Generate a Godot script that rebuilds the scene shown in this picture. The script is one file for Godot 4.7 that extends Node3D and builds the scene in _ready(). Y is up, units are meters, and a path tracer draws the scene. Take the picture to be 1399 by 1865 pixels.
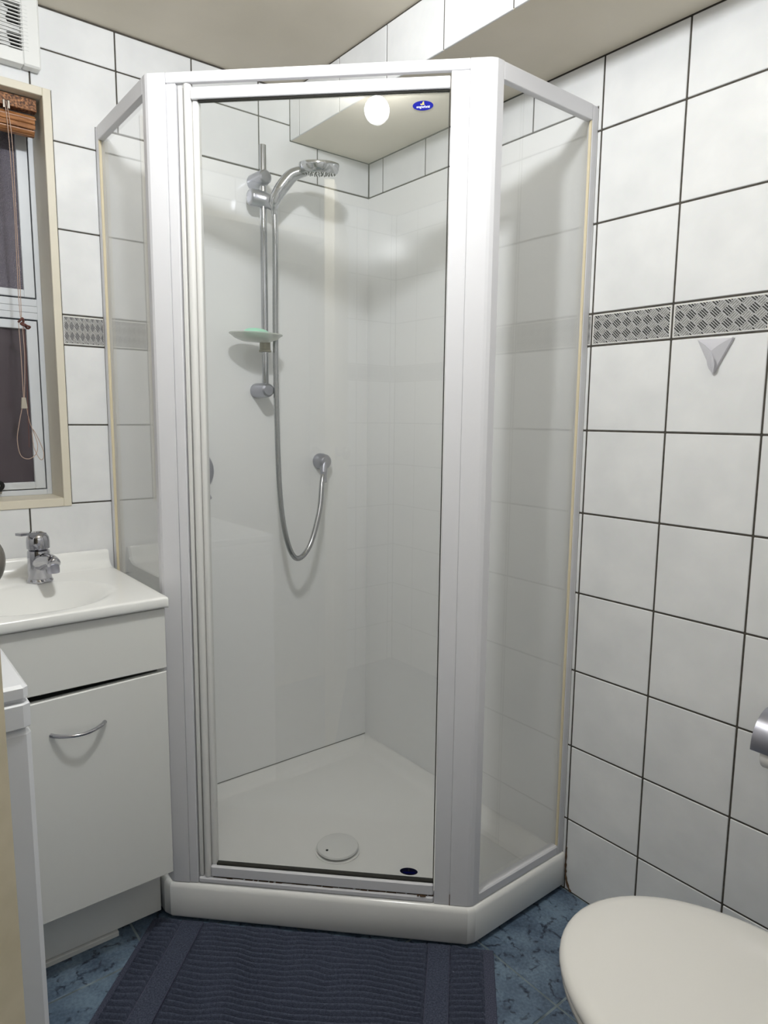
extends Node3D
# Bathroom corner with a five-sided shower enclosure. x runs along the window wall (corner at x = 0), z out from it, y up, metres.

const LEFT := -1.95      # inner face of the left wall
const FRONT := 1.93      # inner face of the wall behind the toilet
const CEIL := 2.166
const TRAY := 0.101
const LINER := 1.9206
const LAMP := Vector3(-0.97, 2.085, 1.05)
const DL := Vector3(-0.851, 0, 0.354)        # left outer corner of the shower door plane
const DD := Vector3(0.70710678, 0, 0.70710678)
const DN := Vector3(-0.70710678, 0, 0.70710678)

var M := {}
var cache := {}
var taken := {}
var rng := RandomNumberGenerator.new()

# ---------------------------------------------------------------- helpers
func mb() -> SurfaceTool:
	var s := SurfaceTool.new()
	s.begin(Mesh.PRIMITIVE_TRIANGLES)
	return s

func tri(st: SurfaceTool, a: Vector3, b: Vector3, c: Vector3, out: Vector3, g := -1) -> void:
	st.set_smooth_group(g)
	if (b - a).cross(c - a).dot(out) > 0.0:
		st.add_vertex(a); st.add_vertex(c); st.add_vertex(b)
	else:
		st.add_vertex(a); st.add_vertex(b); st.add_vertex(c)

func quad(st: SurfaceTool, a: Vector3, b: Vector3, c: Vector3, d: Vector3, out: Vector3, g := -1) -> void:
	if a.distance_squared_to(b) < 1e-12 or c.distance_squared_to(d) < 1e-12:
		if a.distance_squared_to(b) < 1e-12: tri(st, a, c, d, out, g)
		else: tri(st, a, b, c, out, g)
		return
	tri(st, a, b, c, out, g)
	tri(st, a, c, d, out, g)

func uvquad(st: SurfaceTool, a: Vector3, b: Vector3, c: Vector3, d: Vector3, out: Vector3) -> void:
	# a bottom left, b bottom right, c top right, d top left
	var p := [a, b, c, d]
	var u := [Vector2(0, 1), Vector2(1, 1), Vector2(1, 0), Vector2(0, 0)]
	var order := [0, 1, 2, 0, 2, 3]
	if (b - a).cross(c - a).dot(out) > 0.0: order = [0, 2, 1, 0, 3, 2]
	st.set_smooth_group(-1)
	for k in order:
		st.set_uv(u[k]); st.add_vertex(p[k])

func bevel_box(st: SurfaceTool, t: Transform3D, size: Vector3, b: float) -> void:
	var h := size / 2.0
	b = minf(b, minf(h.x, minf(h.y, h.z)) * 0.98)
	for a in 3:
		var u := (a + 1) % 3
		var v := (a + 2) % 3
		for s in [-1.0, 1.0]:
			var q := []
			for k in [[-1, -1], [1, -1], [1, 1], [-1, 1]]:
				var p := Vector3.ZERO
				p[a] = s * h[a]; p[u] = k[0] * (h[u] - b); p[v] = k[1] * (h[v] - b)
				q.append(t * p)
			var n := Vector3.ZERO
			n[a] = s
			quad(st, q[0], q[1], q[2], q[3], t.basis * n)
		if b <= 0.0: continue
		for su in [-1.0, 1.0]:      # edges along axis a
			for sv in [-1.0, 1.0]:
				var q2 := []
				for k in [[-1, 0], [1, 0], [1, 1], [-1, 1]]:
					var p := Vector3.ZERO
					p[a] = k[0] * (h[a] - b)
					p[u] = su * (h[u] - (0.0 if k[1] == 0 else b))
					p[v] = sv * (h[v] - (b if k[1] == 0 else 0.0))
					q2.append(t * p)
				var n := Vector3.ZERO
				n[u] = su; n[v] = sv
				quad(st, q2[0], q2[1], q2[2], q2[3], t.basis * n)
	if b > 0.0:
		for sx in [-1.0, 1.0]:
			for sy in [-1.0, 1.0]:
				for sz in [-1.0, 1.0]:
					var s := Vector3(sx, sy, sz)
					tri(st, t * (s * (h - Vector3(0, b, b))), t * (s * (h - Vector3(b, 0, b))), t * (s * (h - Vector3(b, b, 0))), t.basis * s)

func box(st: SurfaceTool, lo: Vector3, hi: Vector3, b := 0.0) -> void:
	bevel_box(st, Transform3D(Basis(), (lo + hi) / 2.0), hi - lo, b)

func lathe(st: SurfaceTool, t: Transform3D, prof: Array, n := 32, squash := Vector2.ONE) -> void:
	var g := 1
	var last := Vector2.ZERO
	for i in prof.size() - 1:
		var p: Vector2 = prof[i]
		var q: Vector2 = prof[i + 1]
		var dir := (q - p).normalized()
		if i > 0 and absf(last.angle_to(dir)) > 0.6: g += 1
		last = dir
		for k in n:
			var a := TAU * k / n
			var b := TAU * (k + 1) / n
			var ca := Vector3(cos(a) * squash.x, 0, sin(a) * squash.y)
			var cb := Vector3(cos(b) * squash.x, 0, sin(b) * squash.y)
			var out := (ca + cb).normalized() * dir.y + Vector3.UP * (-dir.x)
			quad(st, t * (ca * p.x + Vector3.UP * p.y), t * (cb * p.x + Vector3.UP * p.y), t * (cb * q.x + Vector3.UP * q.y), t * (ca * q.x + Vector3.UP * q.y), t.basis * out, g)

func tube(st: SurfaceTool, pts: Array, rad, n := 12, caps := true) -> void:
	var up := Vector3(0.31, 0.87, 0.27)
	var rings := []
	for i in pts.size():
		var d: Vector3 = (pts[mini(i + 1, pts.size() - 1)] - pts[maxi(i - 1, 0)]).normalized()
		var x: Vector3 = (up - d * up.dot(d)).normalized()
		up = x
		var y := d.cross(x)
		var r: float = rad[i] if rad is Array else rad
		var ring := []
		for k in n:
			var a := TAU * k / n
			ring.append(pts[i] + (x * cos(a) + y * sin(a)) * r)
		rings.append(ring)
	for i in pts.size() - 1:
		for k in n:
			var k2 := (k + 1) % n
			quad(st, rings[i][k], rings[i][k2], rings[i + 1][k2], rings[i + 1][k], (rings[i][k] + rings[i + 1][k2] + rings[i][k2] + rings[i + 1][k]) * 0.5 - pts[i] - pts[i + 1], 1)
	if caps:
		for k in n:
			tri(st, pts[0], rings[0][k], rings[0][(k + 1) % n], pts[0] - pts[1])
			var e := pts.size() - 1
			tri(st, pts[e], rings[e][k], rings[e][(k + 1) % n], pts[e] - pts[e - 1])

func curve(pts: Array, per := 10) -> Array:
	var out := []
	for i in pts.size() - 1:
		var a = pts[maxi(i - 1, 0)]
		var b = pts[i]
		var c = pts[i + 1]
		var d = pts[mini(i + 2, pts.size() - 1)]
		for k in per: out.append(b.cubic_interpolate(c, a, d, float(k) / per))
	out.append(pts[pts.size() - 1])
	return out

func prism(st: SurfaceTool, poly: PackedVector2Array, y0: float, y1: float, t := Transform3D(), b := 0.0) -> void:
	# poly in (x, z), extruded along y; b chamfers the top and bottom rims
	var mid := Vector2.ZERO
	for p in poly: mid += p / poly.size()
	var inner := poly
	if b > 0.0:
		var off := Geometry2D.offset_polygon(poly, -b, Geometry2D.JOIN_MITER)
		if off.size() == 1 and off[0].size() == poly.size():
			# line the shrunk ring up with the outer one
			inner = PackedVector2Array()
			for p in poly:
				var best := Vector2.ZERO
				var bd := 1e9
				for q in off[0]:
					if q.distance_to(p) < bd: bd = q.distance_to(p); best = q
				inner.append(best)
		else: b = 0.0
	var cw := Geometry2D.is_polygon_clockwise(poly)
	var n := poly.size()
	for i in n:
		var p := poly[i]
		var q := poly[(i + 1) % n]
		var d := (q - p).normalized()
		var o := Vector2(d.y, -d.x) if not cw else Vector2(-d.y, d.x)
		# is_polygon_clockwise is for y down; make sure that o points out
		if Geometry2D.is_point_in_polygon((p + q) / 2.0 + o * 1e-4, poly): o = -o
		var out := t.basis * Vector3(o.x, 0, o.y)
		quad(st, t * Vector3(p.x, y0 + b, p.y), t * Vector3(q.x, y0 + b, q.y), t * Vector3(q.x, y1 - b, q.y), t * Vector3(p.x, y1 - b, p.y), out)
		if b > 0.0:
			var pi_ := inner[i]
			var qi := inner[(i + 1) % n]
			quad(st, t * Vector3(p.x, y1 - b, p.y), t * Vector3(q.x, y1 - b, q.y), t * Vector3(qi.x, y1, qi.y), t * Vector3(pi_.x, y1, pi_.y), out + t.basis * Vector3.UP)
			quad(st, t * Vector3(p.x, y0 + b, p.y), t * Vector3(q.x, y0 + b, q.y), t * Vector3(qi.x, y0, qi.y), t * Vector3(pi_.x, y0, pi_.y), out - t.basis * Vector3.UP)
	var ids := Geometry2D.triangulate_polygon(inner)
	for k in ids.size() / 3:
		var a := inner[ids[3 * k]]
		var c := inner[ids[3 * k + 1]]
		var e := inner[ids[3 * k + 2]]
		tri(st, t * Vector3(a.x, y1, a.y), t * Vector3(c.x, y1, c.y), t * Vector3(e.x, y1, e.y), t.basis * Vector3.UP)
		tri(st, t * Vector3(a.x, y0, a.y), t * Vector3(c.x, y0, c.y), t * Vector3(e.x, y0, e.y), t.basis * Vector3.DOWN)

func mesh_of(st: SurfaceTool) -> ArrayMesh:
	st.generate_normals()
	return st.commit()

func place(mesh: Mesh, called: String, m: Material, parent: Node3D, t := Transform3D()) -> MeshInstance3D:
	var o := MeshInstance3D.new()
	o.mesh = mesh
	o.material_override = m
	o.name = called if parent != self else numbered(called)
	o.transform = t
	o.cast_shadow = GeometryInstance3D.SHADOW_CASTING_SETTING_ON
	parent.add_child(o, true)
	return o

func obj(called: String, st: SurfaceTool, m: Material, parent: Node3D = self, t := Transform3D()) -> MeshInstance3D:
	return place(mesh_of(st), called, m, parent, t)

func numbered(called: String) -> String:
	if not taken.has(called):
		taken[called] = 0
		return called
	taken[called] += 1
	return "%s_%03d" % [called, taken[called]]

func thing(called: String, label: String, category: String, group := "") -> Node3D:
	var o := Node3D.new()
	o.name = numbered(called)
	add_child(o)
	tag(o, label, category, group)
	return o

func tag(o: Node, label: String, category: String, group := "") -> void:
	o.set_meta("label", label)
	o.set_meta("category", category)
	if group: o.set_meta("group", group)

func struct(called: String, label: String) -> Node3D:
	var o := Node3D.new()
	o.name = called
	add_child(o)
	o.set_meta("kind", "structure")
	o.set_meta("label", label)
	o.set_meta("category", called.split("_")[0])
	return o

func mat(c: Color, rough := 0.5, metal := 0.0, spec := 0.5) -> StandardMaterial3D:
	var m := StandardMaterial3D.new()
	m.albedo_color = c
	m.roughness = rough
	m.metallic = metal
	m.metallic_specular = spec
	return m

func noise(f: float, octaves := 4, kind := FastNoiseLite.TYPE_SIMPLEX_SMOOTH, s := 1) -> FastNoiseLite:
	var n := FastNoiseLite.new()
	n.noise_type = kind
	n.frequency = f
	n.fractal_octaves = octaves
	n.seed = s
	return n

func tex(im: Image) -> ImageTexture:
	im.generate_mipmaps()
	return ImageTexture.create_from_image(im)

func tint(size: int, f: float, lo: Color, hi: Color, oct := 4, s := 1) -> ImageTexture:
	var src := noise(f, oct, FastNoiseLite.TYPE_SIMPLEX_SMOOTH, s).get_seamless_image(size, size)
	var im := Image.create(size, size, false, Image.FORMAT_RGB8)
	for y in size:
		for x in size:
			im.set_pixel(x, y, lo.lerp(hi, src.get_pixel(x, y).r))
	return tex(im)

func bumps(size: int, f: float, strength: float, oct := 3, s := 3) -> ImageTexture:
	var src := noise(f, oct, FastNoiseLite.TYPE_SIMPLEX_SMOOTH, s).get_seamless_image(size, size)
	src.convert(Image.FORMAT_RGBA8)
	src.bump_map_to_normal_map(strength)
	return tex(src)

func tri_map(m: StandardMaterial3D, per_metre: float) -> void:
	m.uv1_triplanar = true
	m.uv1_world_triplanar = true
	m.uv1_scale = Vector3.ONE * per_metre

func dp(s: float, y: float, n: float) -> Vector3:
	return DL + DD * s + Vector3.UP * y + DN * n

func dbox(st: SurfaceTool, s0: float, s1: float, y0: float, y1: float, n0: float, n1: float, b := 0.001) -> void:
	var c := dp((s0 + s1) / 2, (y0 + y1) / 2, (n0 + n1) / 2)
	bevel_box(st, Transform3D(Basis(DD, Vector3.UP, DN), c), Vector3(s1 - s0, y1 - y0, n1 - n0), b)

# ---------------------------------------------------------------- scene
func _ready() -> void:
	rng.seed = 7
	camera_and_light()
	materials()
	room()
	shower_shell()
	enclosure()
	shower_fittings()
	window()
	vanity()
	bath_mat()
	toilet()
	washing_machine()
	open_door()
	small_things()

func camera_and_light() -> void:
	var cam := Camera3D.new()
	cam.name = "camera"
	cam.fov = rad_to_deg(2.0 * atan(932.5 / 1253.2528))
	cam.near = 0.02
	var p := deg_to_rad(-7.8104)
	var y := deg_to_rad(38.5493)
	var ro := deg_to_rad(0.5723)
	var f := Vector3(sin(y) * cos(p), sin(p), -cos(y) * cos(p))
	var r := f.cross(Vector3.UP).normalized()
	var u := r.cross(f)
	var r2 := r * cos(ro) + u * sin(ro)
	var u2 := -r * sin(ro) + u * cos(ro)
	cam.transform = Transform3D(Basis(r2, u2, -f), Vector3(-1.4132, 1.2227, 1.869))
	add_child(cam)
	cam.current = true
	var env := Environment.new()
	env.background_mode = Environment.BG_COLOR
	env.background_color = Color(0.012, 0.012, 0.018)
	env.tonemap_mode = Environment.TONE_MAPPER_LINEAR
	env.tonemap_exposure = 1.0
	env.sdfgi_enabled = true
	env.ssao_enabled = true
	env.ssil_enabled = true
	var we := WorldEnvironment.new()
	we.name = "environment"
	we.environment = env
	add_child(we)
	# the one ceiling bulb; its fitting is built in small_things()
	var l := OmniLight3D.new()
	l.name = "bulb_light"
	l.position = LAMP
	l.light_energy = 0.65
	l.light_color = Color(0.97, 0.985, 0.995)
	l.light_size = 0.035
	l.omni_range = 12.0
	l.omni_attenuation = 2.0
	l.shadow_enabled = true
	add_child(l)

func materials() -> void:
	M.tile = mat(Color.WHITE, 0.16)
	M.tile.albedo_texture = tint(256, 0.012, Color(0.89, 0.892, 0.895), Color(0.935, 0.935, 0.935), 4, 5)
	M.tile.normal_enabled = true
	M.tile.normal_texture = bumps(512, 0.012, 3.0, 3, 9)
	M.tile.normal_scale = 0.35
	tri_map(M.tile, 1.9)
	M.grout = mat(Color(0.34, 0.32, 0.29), 0.9)
	M.grout.albedo_texture = tint(256, 0.05, Color(0.75, 0.75, 0.75), Color(1, 1, 1), 3, 8)
	tri_map(M.grout, 3.0)
	M.border_edge = mat(Color(0.86, 0.86, 0.86), 0.2)
	M.border = mat(Color.WHITE, 0.25)
	M.border.albedo_texture = tread_print()
	M.liner = mat(Color(0.95, 0.95, 0.948), 0.14)
	M.acrylic = mat(Color(0.955, 0.952, 0.94), 0.16)
	M.powder = mat(Color(0.87, 0.867, 0.88), 0.3)
	M.door_trim = mat(Color(0.88, 0.875, 0.865), 0.22)
	M.bead = mat(Color(0.85, 0.80, 0.68), 0.5)
	M.sealant = mat(Color(0.45, 0.44, 0.41), 0.6)
	M.seal = mat(Color(0.13, 0.12, 0.09), 0.7)
	M.grime = mat(Color(0.36, 0.27, 0.19), 0.9)
	M.glass = mat(Color(0.80, 0.85, 0.80, 0.035), 0.0)
	M.glass.transparency = BaseMaterial3D.TRANSPARENCY_ALPHA
	M.glass_edge = mat(Color(0.32, 0.42, 0.36), 0.2)
	M.ceiling = mat(Color(0.90, 0.865, 0.80), 0.55)
	M.ceiling.albedo_texture = tint(256, 0.01, Color(0.94, 0.94, 0.93), Color(1, 1, 1), 4, 21)
	tri_map(M.ceiling, 0.9)
	M.cream = mat(Color(0.86, 0.83, 0.76), 0.4)
	M.cream_door = mat(Color(0.83, 0.785, 0.69), 0.45)
	M.cream_door.albedo_texture = tint(256, 0.03, Color(0.9, 0.9, 0.88), Color(1, 1, 1), 4, 31)
	tri_map(M.cream_door, 2.0)
	M.chrome = mat(Color(0.72, 0.72, 0.74), 0.07, 1.0)
	M.satin = mat(Color(0.68, 0.68, 0.72), 0.32, 1.0)
	M.hose = mat(Color(0.66, 0.66, 0.67), 0.2, 1.0)
	M.steel = mat(Color(0.55, 0.53, 0.50), 0.22, 1.0)
	M.white = mat(Color(0.91, 0.91, 0.90), 0.25)
	M.vanity = mat(Color(0.89, 0.89, 0.875), 0.38)
	M.counter = mat(Color(0.93, 0.93, 0.92), 0.2)
	M.washer = mat(Color(0.89, 0.895, 0.91), 0.3)
	M.dark = mat(Color(0.05, 0.05, 0.05), 0.8)
	M.alu = mat(Color(0.84, 0.855, 0.875), 0.35)
	M.pane = mat(Color(0.315, 0.28, 0.305, 0.86), 0.18)
	M.pane.transparency = BaseMaterial3D.TRANSPARENCY_ALPHA
	M.pane_rough = mat(Color(0.55, 0.53, 0.575, 0.92), 0.3)
	M.pane_rough.transparency = BaseMaterial3D.TRANSPARENCY_ALPHA
	M.pane_rough.normal_enabled = true
	M.pane_rough.normal_texture = bumps(512, 0.12, 12.0, 2, 40)
	tri_map(M.pane_rough, 5.0)
	M.bamboo = mat(Color(0.80, 0.58, 0.38), 0.4)
	M.bamboo.albedo_texture = tint(256, 0.04, Color(0.55, 0.45, 0.38), Color(1, 1, 1), 4, 51)
	M.bamboo.uv1_triplanar = true
	M.bamboo.uv1_world_triplanar = true
	M.bamboo.uv1_scale = Vector3(2.0, 14.0, 14.0)
	M.bark = mat(Color(0.86, 0.62, 0.42), 0.6)
	M.bark.albedo_texture = tint(256, 0.06, Color(0.18, 0.12, 0.08), Color(1, 0.98, 0.95), 4, 53)
	tri_map(M.bark, 9.0)
	M.cord = mat(Color(0.72, 0.62, 0.56), 0.8)
	M.knot = mat(Color(0.40, 0.25, 0.22), 0.85)
	M.toggle = mat(Color(0.66, 0.63, 0.58), 0.5)
	M.soap = mat(Color(0.70, 0.93, 0.83), 0.4)
	M.soap.subsurf_scatter_enabled = true
	M.soap.subsurf_scatter_strength = 0.3
	M.dish = mat(Color(0.86, 0.87, 0.84, 0.55), 0.45)
	M.dish.transparency = BaseMaterial3D.TRANSPARENCY_ALPHA
	M.clamp = mat(Color(0.64, 0.61, 0.54), 0.35)
	M.blue = mat(Color(0.10, 0.12, 0.50), 0.8, 0.0, 0.2)
	M.navy_print = mat(Color(0.05, 0.05, 0.17), 0.3)
	M.gold = mat(Color(0.85, 0.74, 0.42), 0.8, 0.0, 0.2)
	M.print_white = mat(Color(0.86, 0.88, 0.94), 0.8, 0.0, 0.2)
	M.toilet = mat(Color(0.89, 0.88, 0.86), 0.16)
	M.paper = mat(Color(0.92, 0.91, 0.90), 0.9)
	M.hook = mat(Color(0.85, 0.845, 0.865), 0.3)
	M.bulb = mat(Color(1, 1, 1), 0.4)
	M.bulb.emission_enabled = true
	M.bulb.emission = Color(0.97, 0.985, 1.0)
	M.bulb.emission_energy_multiplier = 14.0
	M.floor_tile = mat(Color.WHITE, 0.28)
	M.floor_tile.albedo_texture = slate_print()
	M.floor_tile.normal_enabled = true
	M.floor_tile.normal_texture = bumps(512, 0.03, 5.0, 4, 61)
	M.floor_tile.normal_scale = 0.5
	tri_map(M.floor_tile, 1.25)
	M.floor_grout = mat(Color(0.62, 0.68, 0.70), 0.9)
	M.floor_grout.albedo_texture = tint(256, 0.03, Color(0.45, 0.45, 0.45), Color(1, 1, 1), 3, 66)
	tri_map(M.floor_grout, 1.5)
	M.mat_pile = mat(Color(0.36, 0.385, 0.455), 1.0, 0.0, 0.2)
	M.mat_pile.albedo_texture = tint(512, 0.09, Color(0.62, 0.62, 0.64), Color(1, 1, 1), 4, 71)
	M.mat_pile.normal_enabled = true
	M.mat_pile.normal_texture = bumps(512, 0.25, 3.0, 2, 73)
	tri_map(M.mat_pile, 4.0)
	M.mat_hem = mat(Color(0.37, 0.385, 0.455), 1.0, 0.0, 0.2)
	M.mat_hem.albedo_texture = M.mat_pile.albedo_texture
	tri_map(M.mat_hem, 6.0)
	M.plaster = mat(Color(0.86, 0.85, 0.82), 0.8)

func tread_print() -> ImageTexture:
	# embossed-plate print of the border tiles: 200 x 74 mm at 2.5 pixels a millimetre
	var w := 500
	var h := 185
	var im := Image.create(w, h, false, Image.FORMAT_RGB8)
	var nz := noise(0.05, 4, FastNoiseLite.TYPE_SIMPLEX_SMOOTH, 91)
	var c := 18.5
	for py in h:
		for px in w:
			var x := px / 2.5
			var y := py / 2.5
			var g := 0.70 + 0.10 * nz.get_noise_2d(px, py)
			var p := (x - y) / 1.41421
			var q := (x + y) / 1.41421
			var i := floori(p / c)
			var j := floori(q / c)
			var a := p / c - i
			var b := q / c - j
			var dark := 0.0
			if posmod(i + j, 2) == 0:
				# four raised bars, dark in the print
				if a > 0.03 and a < 0.97:
					var k := a * 4.0
					var w2 := absf(k - floorf(k) - 0.5)
					var reach := 0.50 - 0.10 * absf(a - 0.5)
					if absf(b - 0.5) < reach: dark = smoothstep(0.34, 0.22, w2) * 0.52
			else:
				var k := b * 4.0
				var w2 := absf(k - floorf(k) - 0.5)
				dark = smoothstep(0.30, 0.16, w2) * 0.20 * float(a > 0.08 and a < 0.92)
			g -= dark
			var edge := minf(minf(x, 200.0 - x), minf(y, 74.0 - y))
			if edge < 2.6: g = 0.86
			im.set_pixel(px, py, Color(g, g * 0.995, g * (1.0 if dark < 0.2 else 0.94)))
	return tex(im)

func slate_print() -> ImageTexture:
	var n := 1024
	var low := noise(0.006, 4, FastNoiseLite.TYPE_SIMPLEX_SMOOTH, 11).get_seamless_image(n, n)
	var crack_noise := noise(0.010, 5, FastNoiseLite.TYPE_SIMPLEX_SMOOTH, 12)
	crack_noise.fractal_type = FastNoiseLite.FRACTAL_RIDGED
	crack_noise.domain_warp_enabled = true
	crack_noise.domain_warp_amplitude = 40.0
	crack_noise.domain_warp_frequency = 0.01
	var crack := crack_noise.get_seamless_image(n, n)
	var fine := noise(0.08, 3, FastNoiseLite.TYPE_SIMPLEX_SMOOTH, 13).get_seamless_image(n, n)
	var im := Image.create(n, n, false, Image.FORMAT_RGB8)
	for y in n:
		for x in n:
			var a := low.get_pixel(x, y).r
			var c := smoothstep(0.70, 0.94, crack.get_pixel(x, y).r)
			var f := fine.get_pixel(x, y).r
			var col := Color(0.27, 0.33, 0.41).lerp(Color(0.46, 0.54, 0.61), clampf(a * 1.1 + (f - 0.5) * 0.7, 0, 1))
			im.set_pixel(x, y, col.lerp(Color(0.10, 0.13, 0.19), c * 0.9))
	return tex(im)

# ---------------------------------------------------------------- room shell
func tile_mesh(w: float, h: float, border: bool) -> Mesh:
	var key := "%d_%d_%s" % [roundi(w * 2000), roundi(h * 2000), border]
	if not cache.has(key):
		var st := mb()
		if border:
			var b := 0.001
			st.set_uv(Vector2(0.002, 0.002))
			bevel_box(st, Transform3D(), Vector3(w, h, 0.006), b)
			uvquad(st, Vector3(-w / 2 + b, -h / 2 + b, 0.00305), Vector3(w / 2 - b, -h / 2 + b, 0.00305), Vector3(w / 2 - b, h / 2 - b, 0.00305), Vector3(-w / 2 + b, h / 2 - b, 0.00305), Vector3(0, 0, 1))
		else:
			bevel_box(st, Transform3D(), Vector3(w, h, 0.006), 0.0012)
		cache[key] = mesh_of(st)
	return cache[key]

func lay_tiles(parent: Node3D, t: Transform3D, us: Callable, vs: Array, span: Vector2, holes: Array, gap := 0.0042) -> void:
	# t maps (u, v, out) to the room; tiles keep half a joint off every line and are cut round the holes
	var stand := Basis(Vector3(1, 0, 0), Vector3(0, 0, 1), Vector3(0, -1, 0))
	for r in vs.size() - 1:
		var v0: float = vs[r]
		var v1: float = vs[r + 1]
		var lines: Array = us.call(v0)
		for c in lines.size() - 1:
			var u0 := maxf(lines[c], span.x) + gap / 2
			var u1 := minf(lines[c + 1], span.y) - gap / 2
			var w0 := v0 + gap / 2
			var w1 := v1 - gap / 2
			if u1 - u0 < 0.008: continue
			var pieces := [PackedVector2Array([Vector2(u0, w0), Vector2(u1, w0), Vector2(u1, w1), Vector2(u0, w1)])]
			for h: Rect2 in holes:
				var hp := PackedVector2Array([h.position, Vector2(h.end.x, h.position.y), h.end, Vector2(h.position.x, h.end.y)])
				var next := []
				for p: PackedVector2Array in pieces: next.append_array(Geometry2D.clip_polygons(p, hp))
				pieces = next
			for p: PackedVector2Array in pieces:
				var lo := p[0]
				var hi := p[0]
				for q in p:
					lo = lo.min(q)
					hi = hi.max(q)
				var size := hi - lo
				if size.x < 0.004 or size.y < 0.004: continue
				var border := v1 - v0 < 0.09 and v0 > 1.3 and v0 < 1.45
				var tilt := Basis(Vector3(rng.randf_range(-1, 1), rng.randf_range(-1, 1), 0).normalized(), rng.randf_range(0, 0.0016))
				var mid := (lo + hi) / 2.0
				var at := Vector3(mid.x, mid.y, -0.003)
				var mesh: Mesh
				if p.size() == 4: mesh = tile_mesh(size.x, size.y, border)
				else:
					var st := mb()
					var flat := PackedVector2Array()
					for q in p: flat.append(Vector2(q.x - mid.x, mid.y - q.y))
					prism(st, flat, -0.003, 0.003, Transform3D(stand, Vector3.ZERO), 0.0012)
					mesh = mesh_of(st)
				place(mesh, "border_tile" if border else "tile", M.border if border else M.tile, parent, t * Transform3D(tilt, at))

func lines_from(a: float, step: float, lo: float, hi: float) -> Array:
	var out := []
	var k := floori((lo - a) / step)
	while a + k * step < hi + step:
		out.append(a + k * step)
		k += 1
	return out

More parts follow.
